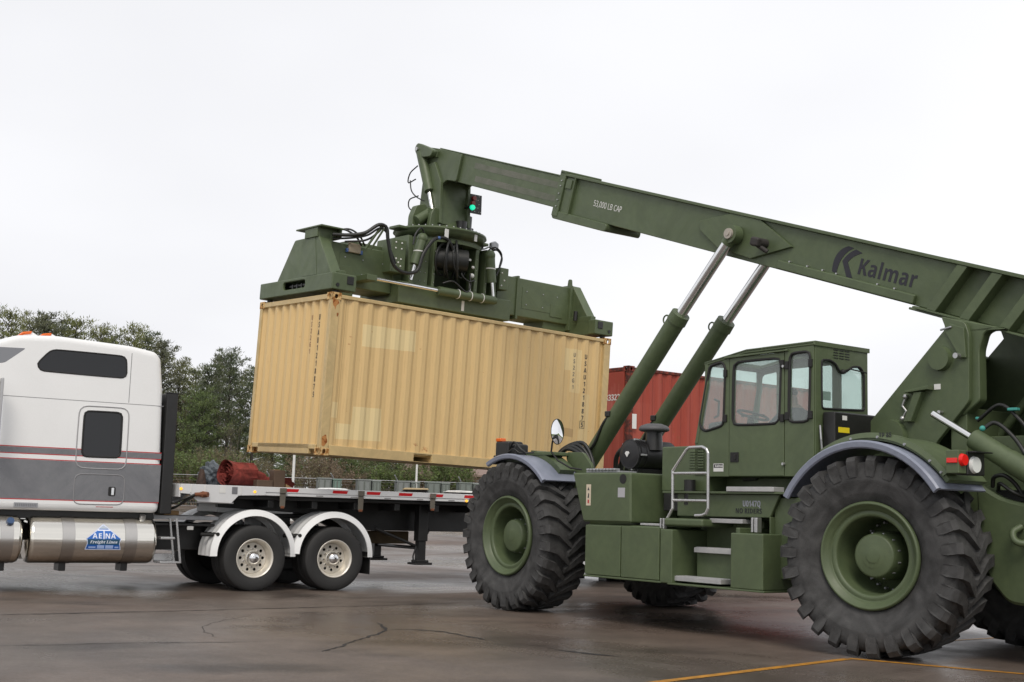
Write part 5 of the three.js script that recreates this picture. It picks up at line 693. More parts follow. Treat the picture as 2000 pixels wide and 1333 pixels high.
part('axle', [0, 1.355].map(x => [cyl([x, 0.51, -2.2], [x, 0.51, -0.25], 0.09), ball([x, 0.51, MID], 0.22, 16), box(x - 0.2, x + 0.2, 0.55, 0.72, MID + 0.3, MID + 0.5), box(x - 0.2, x + 0.2, 0.55, 0.72, MID - 0.5, MID - 0.3)]).flat(), M.blackPaint, truck);
// white ribbed half-round mudguards
const guardProf = (R, z0, z1) => { const p = []; const n = 14; for (let i = 0; i <= n; i++) p.push([R + (i % 4 < 2 ? 0.012 : 0) - (i === 0 || i === n ? 0.085 : 0), z0 + (z1 - z0) * i / n]); for (let i = n; i >= 0; i--) p.push([R - 0.016 - (i === 0 || i === n ? 0.075 : 0), z0 + (z1 - z0) * (i === 0 ? 0.3 : i === n ? n - 0.3 : i) / n]); return p; };
const guard = (x, a0, a1, z0, z1) => [sweepBand(x, 0.56, guardProf(0.69, z0, z1), a0 * Math.PI / 180, a1 * Math.PI / 180, 30)];
for (const [x, a0, a1] of [[-0.02, -2, 182], [1.335, -2, 178]]) for (const [z0, z1, n] of [[-0.62, 0.02, 1], [-2.46, -1.82, 0]]) { const gd = part('mudguard', guard(x, a0, a1, z0, z1), M.white, truck); if (n) part('guard_arm', [cyl([x - 0.78, 0.86, -0.25], [x - 0.56, 0.86, -0.05], 0.03), cyl([x - 0.6, 0.87, -0.62], [x - 0.6, 0.87, 0.0], 0.028)], M.blackRubber, gd); }
part('mud_flap', [box(1.985, 2.0, 0.26, 0.62, -0.6, -0.02)], M.blackRubber, truck); part('mud_flap', [box(1.985, 2.0, 0.26, 0.62, -2.42, -1.84)], M.blackRubber, truck);
part('fifth_wheel', [prismY(roundPoly([[0.1, -0.45], [1.1, -0.35], [1.3, -0.2], [0.8, 0], [1.3, 0.2], [1.1, 0.35], [0.1, 0.45]].map(([x, z]) => [x, z + MID]), 0.1), 1.14, 1.2, 0.01), box(0.4, 0.9, 0.98, 1.14, MID - 0.4, MID + 0.4)], M.blackPaint, truck);
part('far_tank', [cyl([-1.2, 0.7, -2.2], [-3.4, 0.7, -2.2], 0.32, 0.32, 24)], tankM, truck);
part('chain_hook', [box(-1.0, -0.9, 0.92, 0.98, -0.36, -0.33)], M.labelWhite, truck);

// ------------------------------------------------------------------ flatbed trailer in the same frame
const trailer = thing('flatbed_trailer', 'aluminium flatbed trailer with red reflective stripes behind the white tractor', 'trailer', TP, frameX(TY));
{
  const z0 = -2.49, z1 = 0.05, top = 1.621, AL = paint(0.66, 0.67, 0.68, 0.42, { map: clean });
  const rail = part('side_rail', [box(-0.34, 11.2, 1.535, top, z1 - 0.05, z1, 0.006), box(-0.34, 11.2, 1.485, 1.537, z1 - 0.12, z1 - 0.012, 0.006), box(-0.34, 11.2, 1.485, top, z0, z0 + 0.05, 0.006)], AL, trailer);
  part('deck', [box(-1.25, 11.2, 1.58, 1.617, z0 + 0.052, z1 - 0.052, 0.004)], M.galv, trailer);
  part('nose_plate', [prism([[-1.275, top], [-0.34, top], [0.1, top], [0.1, 1.487], [-0.345, 1.47], [-0.46, 1.347], [-0.99, 1.36], [-1.12, 1.47], [-1.265, 1.478]], z1 - 0.03, z1 + 0.004, 0.004), prism([[-1.275, top], [0.1, top], [0.1, 1.487], [-0.345, 1.47], [-0.46, 1.347], [-0.99, 1.36], [-1.12, 1.47], [-1.265, 1.478]], z0, z0 + 0.03, 0.004), box(-1.28, -1.25, 1.42, top, z0 + 0.03, z1 - 0.03), box(-0.98, -0.4, 1.34, 1.36, z0 + 0.1, z1 - 0.05), box(-0.4, 0.9, 1.2, 1.34, MID - 0.5, MID + 0.5)], AL, trailer);
  part('nose_panel', [box(-1.12, -1.1, 1.49, 1.61, z1 + 0.004, z1 + 0.012, 0.002), box(-0.9, -0.88, 1.49, 1.61, z1 + 0.004, z1 + 0.012, 0.002), box(-0.66, -0.56, 1.5, 1.61, z1 + 0.004, z1 + 0.009, 0.002), box(-0.32, -0.3, 1.48, 1.61, z1 + 0.004, z1 + 0.01, 0.002)], M.whiteFlat, trailer);
  part('data_plate', [box(-0.46, -0.37, 1.49, 1.6, z1 + 0.0045, z1 + 0.008, 0.001)], M.trimGrey, trailer);
  const R0 = [[0.4, 0.655], [1.236, 1.511], [1.845, 2.105], [2.436, 2.704], [3.027, 3.293], [3.7, 3.96], [4.6, 4.86]];
  R0.forEach(([a, b]) => part('reflective_stripe', [prism([[a, 1.553], [b - 0.02, 1.553], [b, 1.6], [a + 0.01, 1.602]], z1 + 0.001, z1 + 0.003, 0)], M.redReflect, rail));
  for (const [x, y] of [[-1.262, 1.545], [-0.085, 1.535], [3.75, 1.535 - 0.03]]) part('marker_lamp', [cyl([x, y, z1 + 0.0], [x, y, z1 + 0.014], 0.024, 0.02, 14)], bare(0.8, 0.4, 0.03, 0.3, { emissive: lin(0.9, 0.42, 0.04), emissiveIntensity: 0.9 }), rail, 'small lit amber marker lamp');
  part('slot', Array.from({ length: 16 }, (_, i) => box(0.35 + i * 0.61, 0.47 + i * 0.61, 1.495, 1.512, z1 - 0.014, z1 - 0.009, 0.002)), paint(0.3, 0.3, 0.3, 0.6), rail);
  for (const [x, l] of [[0.38, 0.3], [1.743, 0.32], [3.083, 0.27]]) { const s = part('ratchet_strap', [prism([[x - 0.05, 1.61], [x + 0.05, 1.61], [x + 0.045, 1.615 - l], [x - 0.045, 1.615 - l]], z1 + 0.004, z1 + 0.011, 0.002), box(x - 0.055, x + 0.055, 1.53, 1.61, z1 + 0.011, z1 + 0.03, 0.004)], paint(0.14, 0.125, 0.1, 0.8), trailer); part('strap_hook', [box(x - 0.03, x + 0.03, 1.59 - l, 1.63 - l, z1 - 0.01, z1 + 0.03, 0.008)], M.rust, s); }
  part('main_beam', [...[MID - 0.52, MID + 0.4].map(z => prism([[-0.4, 1.34], [-0.4, 1.28], [1.55, 1.2], [1.95, 1.0], [2.2, 0.96], [10.8, 0.96], [10.8, 1.485], [-0.3, 1.485]], z, z + 0.12, 0.006)), box(-0.3, 11.1, 1.42, 1.48, z0 + 0.06, z1 - 0.13), ...Array.from({ length: 14 }, (_, i) => box(0.2 + i * 0.75, 0.3 + i * 0.75, 1.3, 1.42, z0 + 0.1, z1 - 0.15))], M.blackPaint, trailer);
  for (const z of [-0.42, -2.1]) { const g = part('landing_leg', [box(3.07, 3.21, 0.44, 1.42, z - 0.07, z + 0.07, 0.01), box(3.05, 3.23, 0.8, 1.42, z - 0.09, z + 0.09, 0.01), box(2.97, 3.31, 0.4, 0.44, z - 0.14, z + 0.14, 0.01), box(3.02, 3.26, 0.44, 0.48, z - 0.1, z + 0.1)], M.blackPaint, trailer); void g; }
  part('leg_brace', [cyl([2.3, 1.0, -0.5], [3.1, 0.7, -0.45], 0.025), cyl([3.14, 0.68, -2.0], [3.14, 0.68, -0.4], 0.03), ...pipe([[3.0, 0.7, -0.32], [2.95, 0.55, -0.32], [2.96, 0.45, -0.32]], 0.014, 6), cyl([3.35, 1.0, -0.5], [3.2, 0.75, -0.5], 0.02)], M.blackPaint, trailer);
  part('dunnage_rack', [box(2.0, 3.4, 0.72, 0.94, -1.45, -1.35)], paint(0.1, 0.07, 0.03, 0.8), trailer);
  const tw = tTyreG; for (const x of [8.6, 9.9]) for (const z of [-0.15, -0.49, -1.95, -2.29]) { const w = new THREE.Group(); w.name = 'wheel'; w.position.set(x, 0.51, z); trailer.add(w); mesh('tyre', tw, rubberT, w); mesh('rim', tBack, rimM, w); }
  part('axle', [8.6, 9.9].map(x => [cyl([x, 0.51, -2.3], [x, 0.51, -0.1], 0.08), box(x - 0.1, x + 0.1, 0.51, 0.96, MID - 0.5, MID - 0.4), box(x - 0.1, x + 0.1, 0.51, 0.96, MID + 0.4, MID + 0.5)]).flat(), M.blackPaint, trailer);
  part('air_coupling', [cyl([-1.06, 1.465, z1 + 0.05], [-0.9, 1.475, z1 + 0.06], 0.03, 0.03, 12), cyl([-0.92, 1.47, z1 + 0.0], [-0.86, 1.47, z1 + 0.07], 0.05, 0.04, 14), box(-0.97, -0.93, 1.43, 1.51, z1 + 0.01, z1 + 0.08)], M.rust, trailer);
  part('air_line', [tube([[-1.06, 1.465, z1 + 0.05], [-1.2, 1.4, 0.06], [-1.32, 1.33, -0.1], [-1.5, 1.35, -0.3], [-1.7, 1.42, -0.5]], 0.016, 30), tube([[-1.04, 1.455, z1 + 0.03], [-1.16, 1.36, 0.02], [-1.27, 1.27, -0.15], [-1.4, 1.22, -0.3], [-1.6, 1.3, -0.5]], 0.016, 30), tube([[-1.0, 1.44, z1], [-1.1, 1.4, -0.1], [-1.3, 1.24, -0.2], [-1.5, 1.32, -0.4]], 0.014, 30)], M.hose, trailer);
}
// what lies on the flatbed
const onBed = (name, label, cat, x, z, turn = 0) => { const o = thing(name, label, cat); const c = Math.cos(frameX(TY)), s = Math.sin(frameX(TY)); o.position.set(TP[0] + x * c + z * s, 1.617, TP[2] - x * s + z * c); o.rotation.y = frameX(TY) + turn; return o; };
{
  const cloth = (r, g, b) => { const t = noiseTex(256, (u, v) => { const n = tile(u, v, 5, r * 31, 5), f = tile(u, v, 26, g * 17 + 3, 3); const s = cl(0.85 + 0.5 * n + 0.25 * f); return [s, s, s]; }, true, 0.7); return new THREE.MeshStandardMaterial({ color: lin(r, g, b), map: t, roughness: 0.75, side: THREE.DoubleSide, bumpMap: grime, bumpScale: 0.01 }); };
  const roll = (L, R, m, nm, par, sag = 0) => { // rolled sheet: wound spiral end, creased skin along x
    const pos = [], n = 64, seg = 22, P = (i, j) => { const a = i / n * 6.2832, x = j / seg * L, k = 1 + 0.035 * fbm(Math.cos(a) * 1.6 + x * 0.8, Math.sin(a) * 1.6, x * 2.2 + R * 40, 4) * 2 - sag * (x / L); const y = R + Math.sin(a) * R * k * (a > 3.3 && a < 6.1 ? 0.94 : 1); return [x + 0.012 * Math.sin(a * 3), Math.max(0.004, y - (R - R * k) * 0.5 - sag * R * x / L), Math.cos(a) * R * k * 1.05]; };
    for (let i = 0; i < n; i++) for (let j = 0; j < seg; j++) { const a = P(i, j), b = P(i + 1, j), c = P(i + 1, j + 1), d = P(i, j + 1); pos.push(...a, ...b, ...c, ...a, ...c, ...d); }
    const g = new THREE.BufferGeometry(); g.setAttribute('position', new THREE.Float32BufferAttribute(pos, 3)); g.computeVertexNormals(); part(nm, [hard(g, 0.9)], m, par);
    const sp = []; for (let k = 0; k < 150; k++) { const q = t => { const a = t * 6.2832 * 3.2, rr2 = R * (0.1 + 0.88 * t) * (1 + 0.2 * fbm(Math.cos(a) * 2, Math.sin(a) * 2, 3.3, 3) * 2); return [R + Math.sin(a) * rr2, Math.cos(a) * rr2 * 1.03]; }; const [y0, za] = q(k / 150), [y1, zb] = q((k + 1) / 150), x0 = 0.015 + 0.03 * fbm(k * 0.2, 1, 2, 2), x1 = 0.5; sp.push(x0, y0, za, x0, y1, zb, x1, y1, zb, x0, y0, za, x1, y1, zb, x1, y0, za); }
    const s = new THREE.BufferGeometry(); s.setAttribute('position', new THREE.Float32BufferAttribute(sp, 3)); s.computeVertexNormals(); part('rolled_edge', [s], m, par); };
  const redT = cloth(0.27, 0.045, 0.035), blueT = cloth(0.16, 0.19, 0.22);
  const a = onBed('tarpaulin_roll', 'large red tarpaulin rolled up on the flatbed', 'tarpaulin', -0.24, -0.9, 0.25); roll(0.7, 0.215, redT, 'rolled_sheet', a, 0.3);
  const b = onBed('tarpaulin_roll', 'small end of red tarpaulin poking out past the timber post', 'tarpaulin', 0.5, -1.15, 0.05); roll(0.55, 0.1, redT, 'rolled_sheet', b, 0.3); b.children[0].rotation.set(0, 0, 0);
  const c = onBed('tarpaulin_bundle', 'crumpled blue-grey tarpaulin behind the red tarpaulin roll', 'tarpaulin', -0.42, -1.55);
  { const g = new THREE.IcosahedronGeometry(1, 14), p = g.attributes.position; for (let i = 0; i < p.count; i++) { const v = V3().fromBufferAttribute(p, i), k = 0.8 + 0.5 * fbm(v.x * 1.3, v.y * 1.3 + 5, v.z * 1.3, 5) + 0.12 * Math.sin(v.x * 14 + v.y * 9) * 0.6; p.setXYZ(i, v.x * 0.26 * k + 0.2, Math.max(0, v.y * 0.24 * k + 0.19), v.z * 0.3 * k); } g.computeVertexNormals(); part('folded_sheet', [g], blueT, c); }
  const d = onBed('canvas_bundle', 'brown upright canvas bundle on the front of the flatbed', 'canvas', -0.56, -1.1);
  part('wrapped_canvas', [hard(lathe([[0.001, 0.27], [0.03, 0.265], [0.05, 0.2], [0.075, 0.08], [0.085, 0.0], [0.001, 0]], 14, 'y'), 0.5)], cloth(0.1, 0.06, 0.045), d);
  const e = onBed('timber_post', 'dark brown timber block standing on the flatbed before the red tarpaulin end', 'timber', 0.5, -0.75); part('timber', [box(0, 0.2, 0, 0.29, -0.1, 0.1, 0.01)], M.wood, e); part('timber_cap', [box(0.03, 0.12, 0.288, 0.3, -0.06, 0.06)], M.woodPale, e);
  const f = onBed('timber_plank', 'low brown timber lying beside the red tarpaulin roll', 'timber', 0.2, -0.7); part('timber', [box(0, 0.28, 0, 0.12, -0.08, 0.08, 0.01)], M.wood, f);
  const h = onBed('timber_wedge', 'small pale wedge at the foot of the timber block', 'timber', 0.72, -0.7); part('timber', [prism([[0, 0], [0.14, 0], [0.02, 0.06], [0, 0.07]], -0.05, 0.05, 0.004)], M.woodPale, h);
}

// ------------------------------------------------------------------ trees, shrubs, fence and yard things beyond
const pxRay = (px, py, d) => { // a point of the place seen at photo position (px, py) at depth d, used once to lay the far row out
  const f = 2517.6, X = (px - 1000) / f, Y = (666.5 - py) / f, c = Math.cos(ROLL), s = Math.sin(ROLL), x = c * X - s * Y, y = s * X + c * Y, cp = Math.cos(PITCH), sp = Math.sin(PITCH);
  const wy = y * cp + sp, wz = cp - y * sp; return [x * d / wz, 1.372 + wy * d / wz, -d];
};
const triGeo = (pos, col) => { const g = new THREE.BufferGeometry(); g.setAttribute('position', new THREE.Float32BufferAttribute(pos, 3)); g.setAttribute('color', new THREE.Float32BufferAttribute(col, 3)); g.computeVertexNormals(); return g; };
const leafM = new THREE.MeshPhysicalMaterial({ vertexColors: true, roughness: 0.9, side: THREE.DoubleSide, transmission: 0.35, thickness: 0 });
const barkM = paint(0.06, 0.05, 0.04, 0.95), barkGrey = paint(0.1, 0.085, 0.07, 0.95);
function limb(a, b, r0, r1, n = 5) { return cyl(a, b, r0, r1, n, true); }
function pine(h, bare0, spread, tone, irregular) {
  const wood = [], pos = [], col = []; const bend = rr(-0.3, 0.3);
  const ax = t => [bend * Math.sin(t * 2.4) * 0.8, t * h, bend * 0.6 * Math.sin(t * 3.1 + 1)];
  for (let i = 0; i < 8; i++) wood.push(limb(ax(i / 8), ax((i + 1) / 8), 0.17 * (1 - i / 8.6) * h / 11, 0.17 * (1 - (i + 1) / 8.6) * h / 11, 7));
  const nb = 66;
  for (let b = 0; b < nb; b++) {
    const t = bare0 + (0.985 - bare0) * Math.pow((b + rnd()) / nb, 0.9), o = ax(t), az = b * 2.4 + rr(-0.5, 0.5), k = (t - bare0) / (1 - bare0);
    let L = spread * (0.32 + 0.75 * Math.pow(1 - k, 0.75)) * (k < 0.14 ? 0.55 + 3 * k : 1) * (1 - irregular * rnd()) * (0.75 + 0.5 * Math.abs(Math.sin(az * 1.5 + t * 9)));
    const rise = rr(0.05, 0.5) + k * 0.6, e = [o[0] + Math.cos(az) * L, o[1] + rise * L, o[2] + Math.sin(az) * L];
    wood.push(limb(o, e, 0.035, 0.01, 4));
    const nc = 1 + Math.round(L * 1.5);
    for (let q = 0; q < nc; q++) {
      const f = nc > 1 ? 0.42 + 0.6 * q / (nc - 1) : 0.9, c = [o[0] + (e[0] - o[0]) * f + rr(-0.2, 0.2), o[1] + (e[1] - o[1]) * f + rr(-0.1, 0.25), o[2] + (e[2] - o[2]) * f + rr(-0.2, 0.2)], R = rr(0.26, 0.5), sh = rr(0.65, 1.3), yl = rr(0, 1);
      for (let n = 0; n < 46; n++) {
        const p = V3(rr(-1, 1), rr(-0.45, 0.7), rr(-1, 1)).multiplyScalar(R * (0.35 + 0.65 * rnd())), d = V3(p.x + rr(-0.3, 0.3), Math.abs(p.y) + rr(0, 0.5), p.z + rr(-0.3, 0.3)).normalize(), l = rr(0.1, 0.24), s = V3(rr(-1, 1), rr(-1, 1), rr(-1, 1)).cross(d).normalize().multiplyScalar(rr(0.018, 0.04));
        pos.push(c[0] + p.x + s.x, c[1] + p.y + s.y, c[2] + p.z + s.z, c[0] + p.x - s.x, c[1] + p.y - s.y, c[2] + p.z - s.z, c[0] + p.x + d.x * l, c[1] + p.y + d.y * l, c[2] + p.z + d.z * l);
        const v = sh * rr(0.8, 1.2); for (let m = 0; m < 3; m++) col.push((tone[0] + 0.03 * yl) * v, (tone[1] + 0.02 * yl) * v, tone[2] * v);
      }
    }
  }
  return { trunk: join(wood), crown: triGeo(pos, col) };
}
function twiggy(h, spread, stems, levels, tone, leaves) {
  const wood = [], pos = [], col = [];
  const grow = (o, d, L, r, lv) => {
    const e = [o[0] + d.x * L, o[1] + d.y * L, o[2] + d.z * L]; wood.push(limb(o, e, r, r * 0.62, lv > 2 ? 5 : 3));
    if (lv <= 1 && leaves) for (let n = 0; n < leaves; n++) { const f = rnd(), c = [o[0] + (e[0] - o[0]) * f, o[1] + (e[1] - o[1]) * f, o[2] + (e[2] - o[2]) * f], a = V3(rr(-1, 1), rr(-1, 1), rr(-1, 1)).normalize().multiplyScalar(rr(0.05, 0.13)), b = V3(rr(-1, 1), rr(-1, 1), rr(-1, 1)).normalize().multiplyScalar(rr(0.04, 0.1)); pos.push(c[0], c[1], c[2], c[0] + a.x, c[1] + a.y, c[2] + a.z, c[0] + b.x, c[1] + b.y, c[2] + b.z); const v = rr(0.6, 1.4); for (let m = 0; m < 3; m++) col.push(tone[0] * v, tone[1] * v, tone[2] * v); }
    if (!lv) return; const n = lv > 2 ? 3 : 4;
    for (let i = 0; i < n; i++) { const nd = d.clone().add(V3(rr(-1, 1), rr(-0.35, 0.75), rr(-1, 1)).multiplyScalar(spread)).normalize(); const f = 0.45 + 0.55 * (i + 1) / n; grow([o[0] + (e[0] - o[0]) * f, o[1] + (e[1] - o[1]) * f, o[2] + (e[2] - o[2]) * f], nd, L * rr(0.55, 0.8), r * 0.55, lv - 1); }
  };
  for (let s = 0; s < stems; s++) grow([stems > 1 ? rr(-0.35, 0.35) : 0, 0, stems > 1 ? rr(-0.35, 0.35) : 0], V3(rr(-0.4, 0.4) * (stems > 1 ? 1.6 : 0.3), 1, rr(-0.4, 0.4) * (stems > 1 ? 1.6 : 0.3)).normalize(), h * (stems > 1 ? rr(0.3, 0.5) : 0.34), stems > 1 ? 0.03 : 0.012 * h, levels);
  return { trunk: join(wood), crown: pos.length ? triGeo(pos, col) : null };
}
{
  const P = [pine(11, 0.3, 2.2, [0.145, 0.16, 0.06], 0.62), pine(11, 0.38, 2.0, [0.085, 0.115, 0.055], 0.65), pine(11, 0.22, 2.4, [0.15, 0.17, 0.055], 0.6), pine(11, 0.45, 1.7, [0.12, 0.135, 0.08], 0.68), pine(7, 0.06, 1.9, [0.1, 0.15, 0.045], 0.4)];
  const kinds = ['olive-green', 'dark green', 'broad yellowish-green', 'slender grey-green'];
  // [photo x of the stem, photo y of its top, depth, kind]
  const rows = [[-30, 618, 84, 0], [18, 606, 80, 2], [60, 622, 88, 0], [92, 610, 82, 3], [122, 632, 90, 1], [150, 622, 83, 2], [196, 640, 86, 0], [222, 650, 92, 3], [262, 636, 80, 2], [290, 652, 88, 1], [318, 664, 81, 3], [352, 700, 84, 0], [378, 716, 88, 2], [406, 712, 80, 1], [432, 690, 83, 3], [452, 684, 79, 1], [474, 722, 86, 0], [500, 716, 81, 1], [540, 720, 84, 0], [590, 735, 82, 1], [640, 730, 85, 3], [700, 740, 82, 2], [760, 745, 86, 1], [830, 750, 83, 0], [900, 760, 86, 3], [980, 770, 84, 1]];
  const place = ['far left of the row', 'behind the amber roof lamps', 'above the sleeper roof', 'behind the sleeper', 'above the sleeper roof', 'above the roof window', 'above the sleeper', 'between the roof window and the roof seam', 'tallest above the sleeper', 'near the rear of the sleeper', 'just above the rear of the sleeper roof', 'just past the black extender panel', 'between the sleeper and the tan container', 'over the brown shrubs', 'right of centre in the gap', 'tallest in the gap before the tan container', 'leaning toward the tan container', 'at the left edge of the tan container', 'behind the left end of the tan container', 'behind the tan container', 'behind the middle of the tan container', 'behind the tan container over the white car', 'behind the fork pocket', 'behind the pale lamp post', 'behind the front wheel of the handler', 'at the right end of the row'];
  const lab = {};
  rows.forEach(([px, py, d, k], i) => {
    const b = pxRay(px, py + 10, d), gy = height(b[0], b[2]), h = b[1] - gy, t = thing('pine_tree', '', 'tree', [b[0], gy - 0.05, b[2]], i * 1.7, 'trees beyond the yard'); t.scale.set(h / 11 * rr(0.9, 1.15), h / 11, h / 11 * rr(0.9, 1.15));
    mesh('trunk', P[k].trunk, barkM, t); mesh('crown', P[k].crown, leafM, t);
    t.userData.label = `${kinds[k]} pine ${place[i]}`; lab[t.userData.label] = 1;
  });
  [[560, 898, 74], [690, 902, 73], [742, 900, 75], [770, 905, 74], [868, 912, 73], [905, 925, 74], [385, 800, 77]].forEach(([px, py, d], i) => {
    const b = pxRay(px, py - 25, d), gy = height(b[0], b[2]), h = Math.max(3.2, b[1] - gy), t = thing('young_pine', ['young bushy pine under the left end of the tan container', 'young bushy pine above the second red stripe', 'young bushy pine left of the fork pocket', 'young bushy pine below the fork pocket', 'young bushy pine right of the thin lamp post', 'young bushy pine beside the black front tyre', 'light green bushy pine beside the black extender panel'][i], 'tree', [b[0], gy - 0.05, b[2]], i * 2.1, 'young pines along the fence'); t.scale.set(h / 6, h / 7, h / 6); mesh('trunk', P[4].trunk, barkM, t); mesh('crown', P[4].crown, leafM, t);
  });
  const B = [twiggy(9, 0.62, 1, 5, [0.16, 0.17, 0.06], 2), twiggy(9, 0.75, 1, 5, [0.18, 0.14, 0.08], 1)];
  [[362, 690, 86, 0], [395, 700, 82, 1], [335, 672, 85, 1], [620, 800, 78, 0], [655, 820, 77, 1], [880, 840, 79, 0], [465, 760, 76, 0]].forEach(([px, py, d, k], i) => {
    const b = pxRay(px, py, d), gy = height(b[0], b[2]), h = b[1] - gy, t = thing('bare_tree', ['bare thin tree with a few buds right of the sleeper', 'bare forked tree in the middle of the gap', 'bare twiggy tree at the rear of the sleeper roof', 'bare forked tree seen below the left end of the tan container', 'dark bare tree beside the grey crates', 'bare tree beside the front wheel of the handler', 'bare budding tree before the left edge of the tan container'][i], 'tree', [b[0], gy - 0.05, b[2]], i * 1.3, 'bare trees beyond the yard'); t.scale.setScalar(h / 9.5); mesh('trunk', B[k].trunk, k ? barkM : barkGrey, t); mesh('crown', B[k].crown, leafM, t);
  });
  const S = [twiggy(3.4, 0.55, 11, 3, [0.2, 0.18, 0.09], 5), twiggy(3.2, 0.6, 13, 3, [0.22, 0.16, 0.1], 3), twiggy(2.6, 0.5, 12, 3, [0.13, 0.19, 0.045], 9)];
  const twigM = paint(0.22, 0.165, 0.115, 0.95);
  const ordinal = ['first', 'second', 'third', 'fourth', 'fifth', 'sixth', 'seventh', 'eighth', 'ninth', 'tenth', 'eleventh', 'twelfth', 'thirteenth', 'fourteenth', 'fifteenth', 'sixteenth', 'seventeenth', 'eighteenth', 'nineteenth', 'twentieth', 'twenty-first', 'twenty-second'], count = {};
  const spots = []; for (let i = 0; i < 22; i++) spots.push([i < 10 ? 348 + i * 17 + rr(-5, 5) : 520 + (i - 10) * 34 + rr(-9, 9), 71 + rr(0, 6), i % 3 === 2 ? 2 : i % 2]);
  spots.forEach(([px, d, k], i) => {
    const b = pxRay(px, 960, d), gy = height(b[0], b[2]), t = thing('shrub', '', 'shrub', [b[0], gy - 0.05, b[2]], i * 2.2, 'shrubs along the fence'); t.scale.setScalar(rr(0.8, 1.25)); mesh('branches', S[k].trunk, twigM, t); mesh('leaves', S[k].crown, leafM, t);
    const gap = px < 490, n = count[(gap ? 'g' : 'u') + (k === 2)] = (count[(gap ? 'g' : 'u') + (k === 2)] ?? -1) + 1;
    t.userData.label = `${ordinal[n]} ${k === 2 ? 'fresh green' : 'brown twiggy'} shrub from the left ${gap ? 'between the sleeper and the tan container' : 'under the tan container'}`;
  });
  // a thicker wood behind closes the gaps low down
  const wood = []; for (let i = 0; i < 48; i++) { const px = 300 + i * 15 + rr(-8, 8), d = rr(96, 118), b = pxRay(px, 850 + rr(-30, 40), d), gy = height(b[0], b[2]), g = P[i % 4].crown.clone(), s = (b[1] - gy) / 11; g.scale(s * 1.6, s, s * 1.6).rotateY(i * 1.3).translate(b[0], gy, b[2]); wood.push(g); }
  for (let i = 0; i < 34; i++) { const px = -1150 + i * 32 + rr(-8, 8), d = rr(82, 104), b = pxRay(px, 620 + rr(-10, 60), d), gy = height(b[0], b[2]), g = P[i % 4].crown.clone(), s = (b[1] - gy) / 11; g.scale(s, s, s).rotateY(i * 1.3).translate(b[0], gy, b[2]); wood.push(g); }
  const w = mesh('far_wood', mergeGeometries(wood), leafM, scene); tag(w, 'distant wood of mixed trees closing the view behind the pines', 'wood', null, 'stuff');
  // fence
  const fence = thing('chain_link_fence', 'low wire fence with pale bent-topped posts along the yard edge', 'fence');
  const z = -68, fx = []; for (let x = -46; x <= 26; x += 3.35) fx.push(x);
  for (const x of fx) { const y = height(x, z); part('post', [...pipe([[x, y - 0.1, z], [x, y + 1.75, z], [x - 0.12, y + 2.0, z + 0.22]], 0.032, 6)], M.galv, fence); }
  part('rail', [cyl([fx[0], height(0, z) + 1.72, z], [fx[fx.length - 1], height(0, z) + 1.72, z], 0.018, 0.018, 6), cyl([fx[0], height(0, z) + 0.1, z], [fx[fx.length - 1], height(0, z) + 0.1, z], 0.012, 0.012, 6)], M.galv, fence);
  const wires = []; for (let i = 0; i < 9; i++) wires.push(cyl([fx[0], height(0, z) + 0.25 + i * 0.17, z + 0.02], [fx[fx.length - 1], height(0, z) + 0.25 + i * 0.17, z + 0.02], 0.003, 0.003, 3)); part('wire', wires, M.galv, fence);
  // lamp posts
  for (const [px, d, r, l] of [[572, 56, 0.062, 'white lamp post rising behind the left end of the tan container'], [813, 64, 0.055, 'white lamp post rising behind the fork pocket of the tan container']]) {
    const b = pxRay(px, 940, d), gy = height(b[0], b[2]), t = thing('lamp_post', l, 'lamp post', [b[0], gy, b[2]], 0, 'lamp posts in the yard');
    part('post', [cyl([0, 0, 0], [0, 6.0, 0], r, r * 0.8, 14)], M.whiteFlat, t); part('base', [cyl([0, 0, 0], [0, 0.35, 0], r * 1.9, r * 1.5, 14)], M.whiteFlat, t); part('lamp_head', [box(-0.2, 0.35, 6.0, 6.12, -0.12, 0.12, 0.03)], M.galv, t);
  }
  // stacked equipment crates
  const crM = [paint(0.19, 0.22, 0.2, 0.7), paint(0.22, 0.24, 0.23, 0.7), paint(0.16, 0.25, 0.21, 0.7), paint(0.13, 0.15, 0.13, 0.7)];
  [[634, 934, 'above the white car'], [711, 937, 'right of the white car'], [787, 940, 'left of the thin lamp post'], [846, 942, 'right of the thin lamp post'], [908, 943, 'beside the front tyre of the handler']].forEach(([px, py, where], i) => {
    const d = 63 + i * 0.6, b = pxRay(px, py, d), gy = height(b[0], b[2]), H = b[1] - gy, w = 0.66, dark = i > 2;
    const crate = (nm, lb, x0, x1, y0, y1, m) => { const t = thing(nm, lb, 'crate', [b[0], gy, b[2]], 0.25, 'grey crates along the fence'); part('body', [box(x0, x1, y0, y1 - 0.08, -0.4, 0.4, 0.02)], m, t); part('lid', [box(x0 - 0.02, x1 + 0.02, y1 - 0.075, y1, -0.42, 0.42, 0.02)], m, t); part('batten', [box((x0 + x1) / 2 - 0.03, (x0 + x1) / 2 + 0.03, y0 + 0.02, y1 - 0.1, 0.4, 0.425), box(x0 + 0.03, x0 + 0.07, y0 + 0.02, y1 - 0.1, 0.4, 0.42), box(x1 - 0.07, x1 - 0.03, y0 + 0.02, y1 - 0.1, 0.4, 0.42)], crM[3], t); };
    crate('equipment_crate', `large grey crate ${where}, lower of the stack`, -w / 2 - 0.05, w / 2 - 0.02, 0, H * 0.5 - 0.01, crM[dark ? 3 : 0]); crate('equipment_crate', `large grey crate ${where}, upper of the stack`, -w / 2 - 0.03, w / 2 - 0.03, H * 0.5, H, crM[dark ? 0 : 1]);
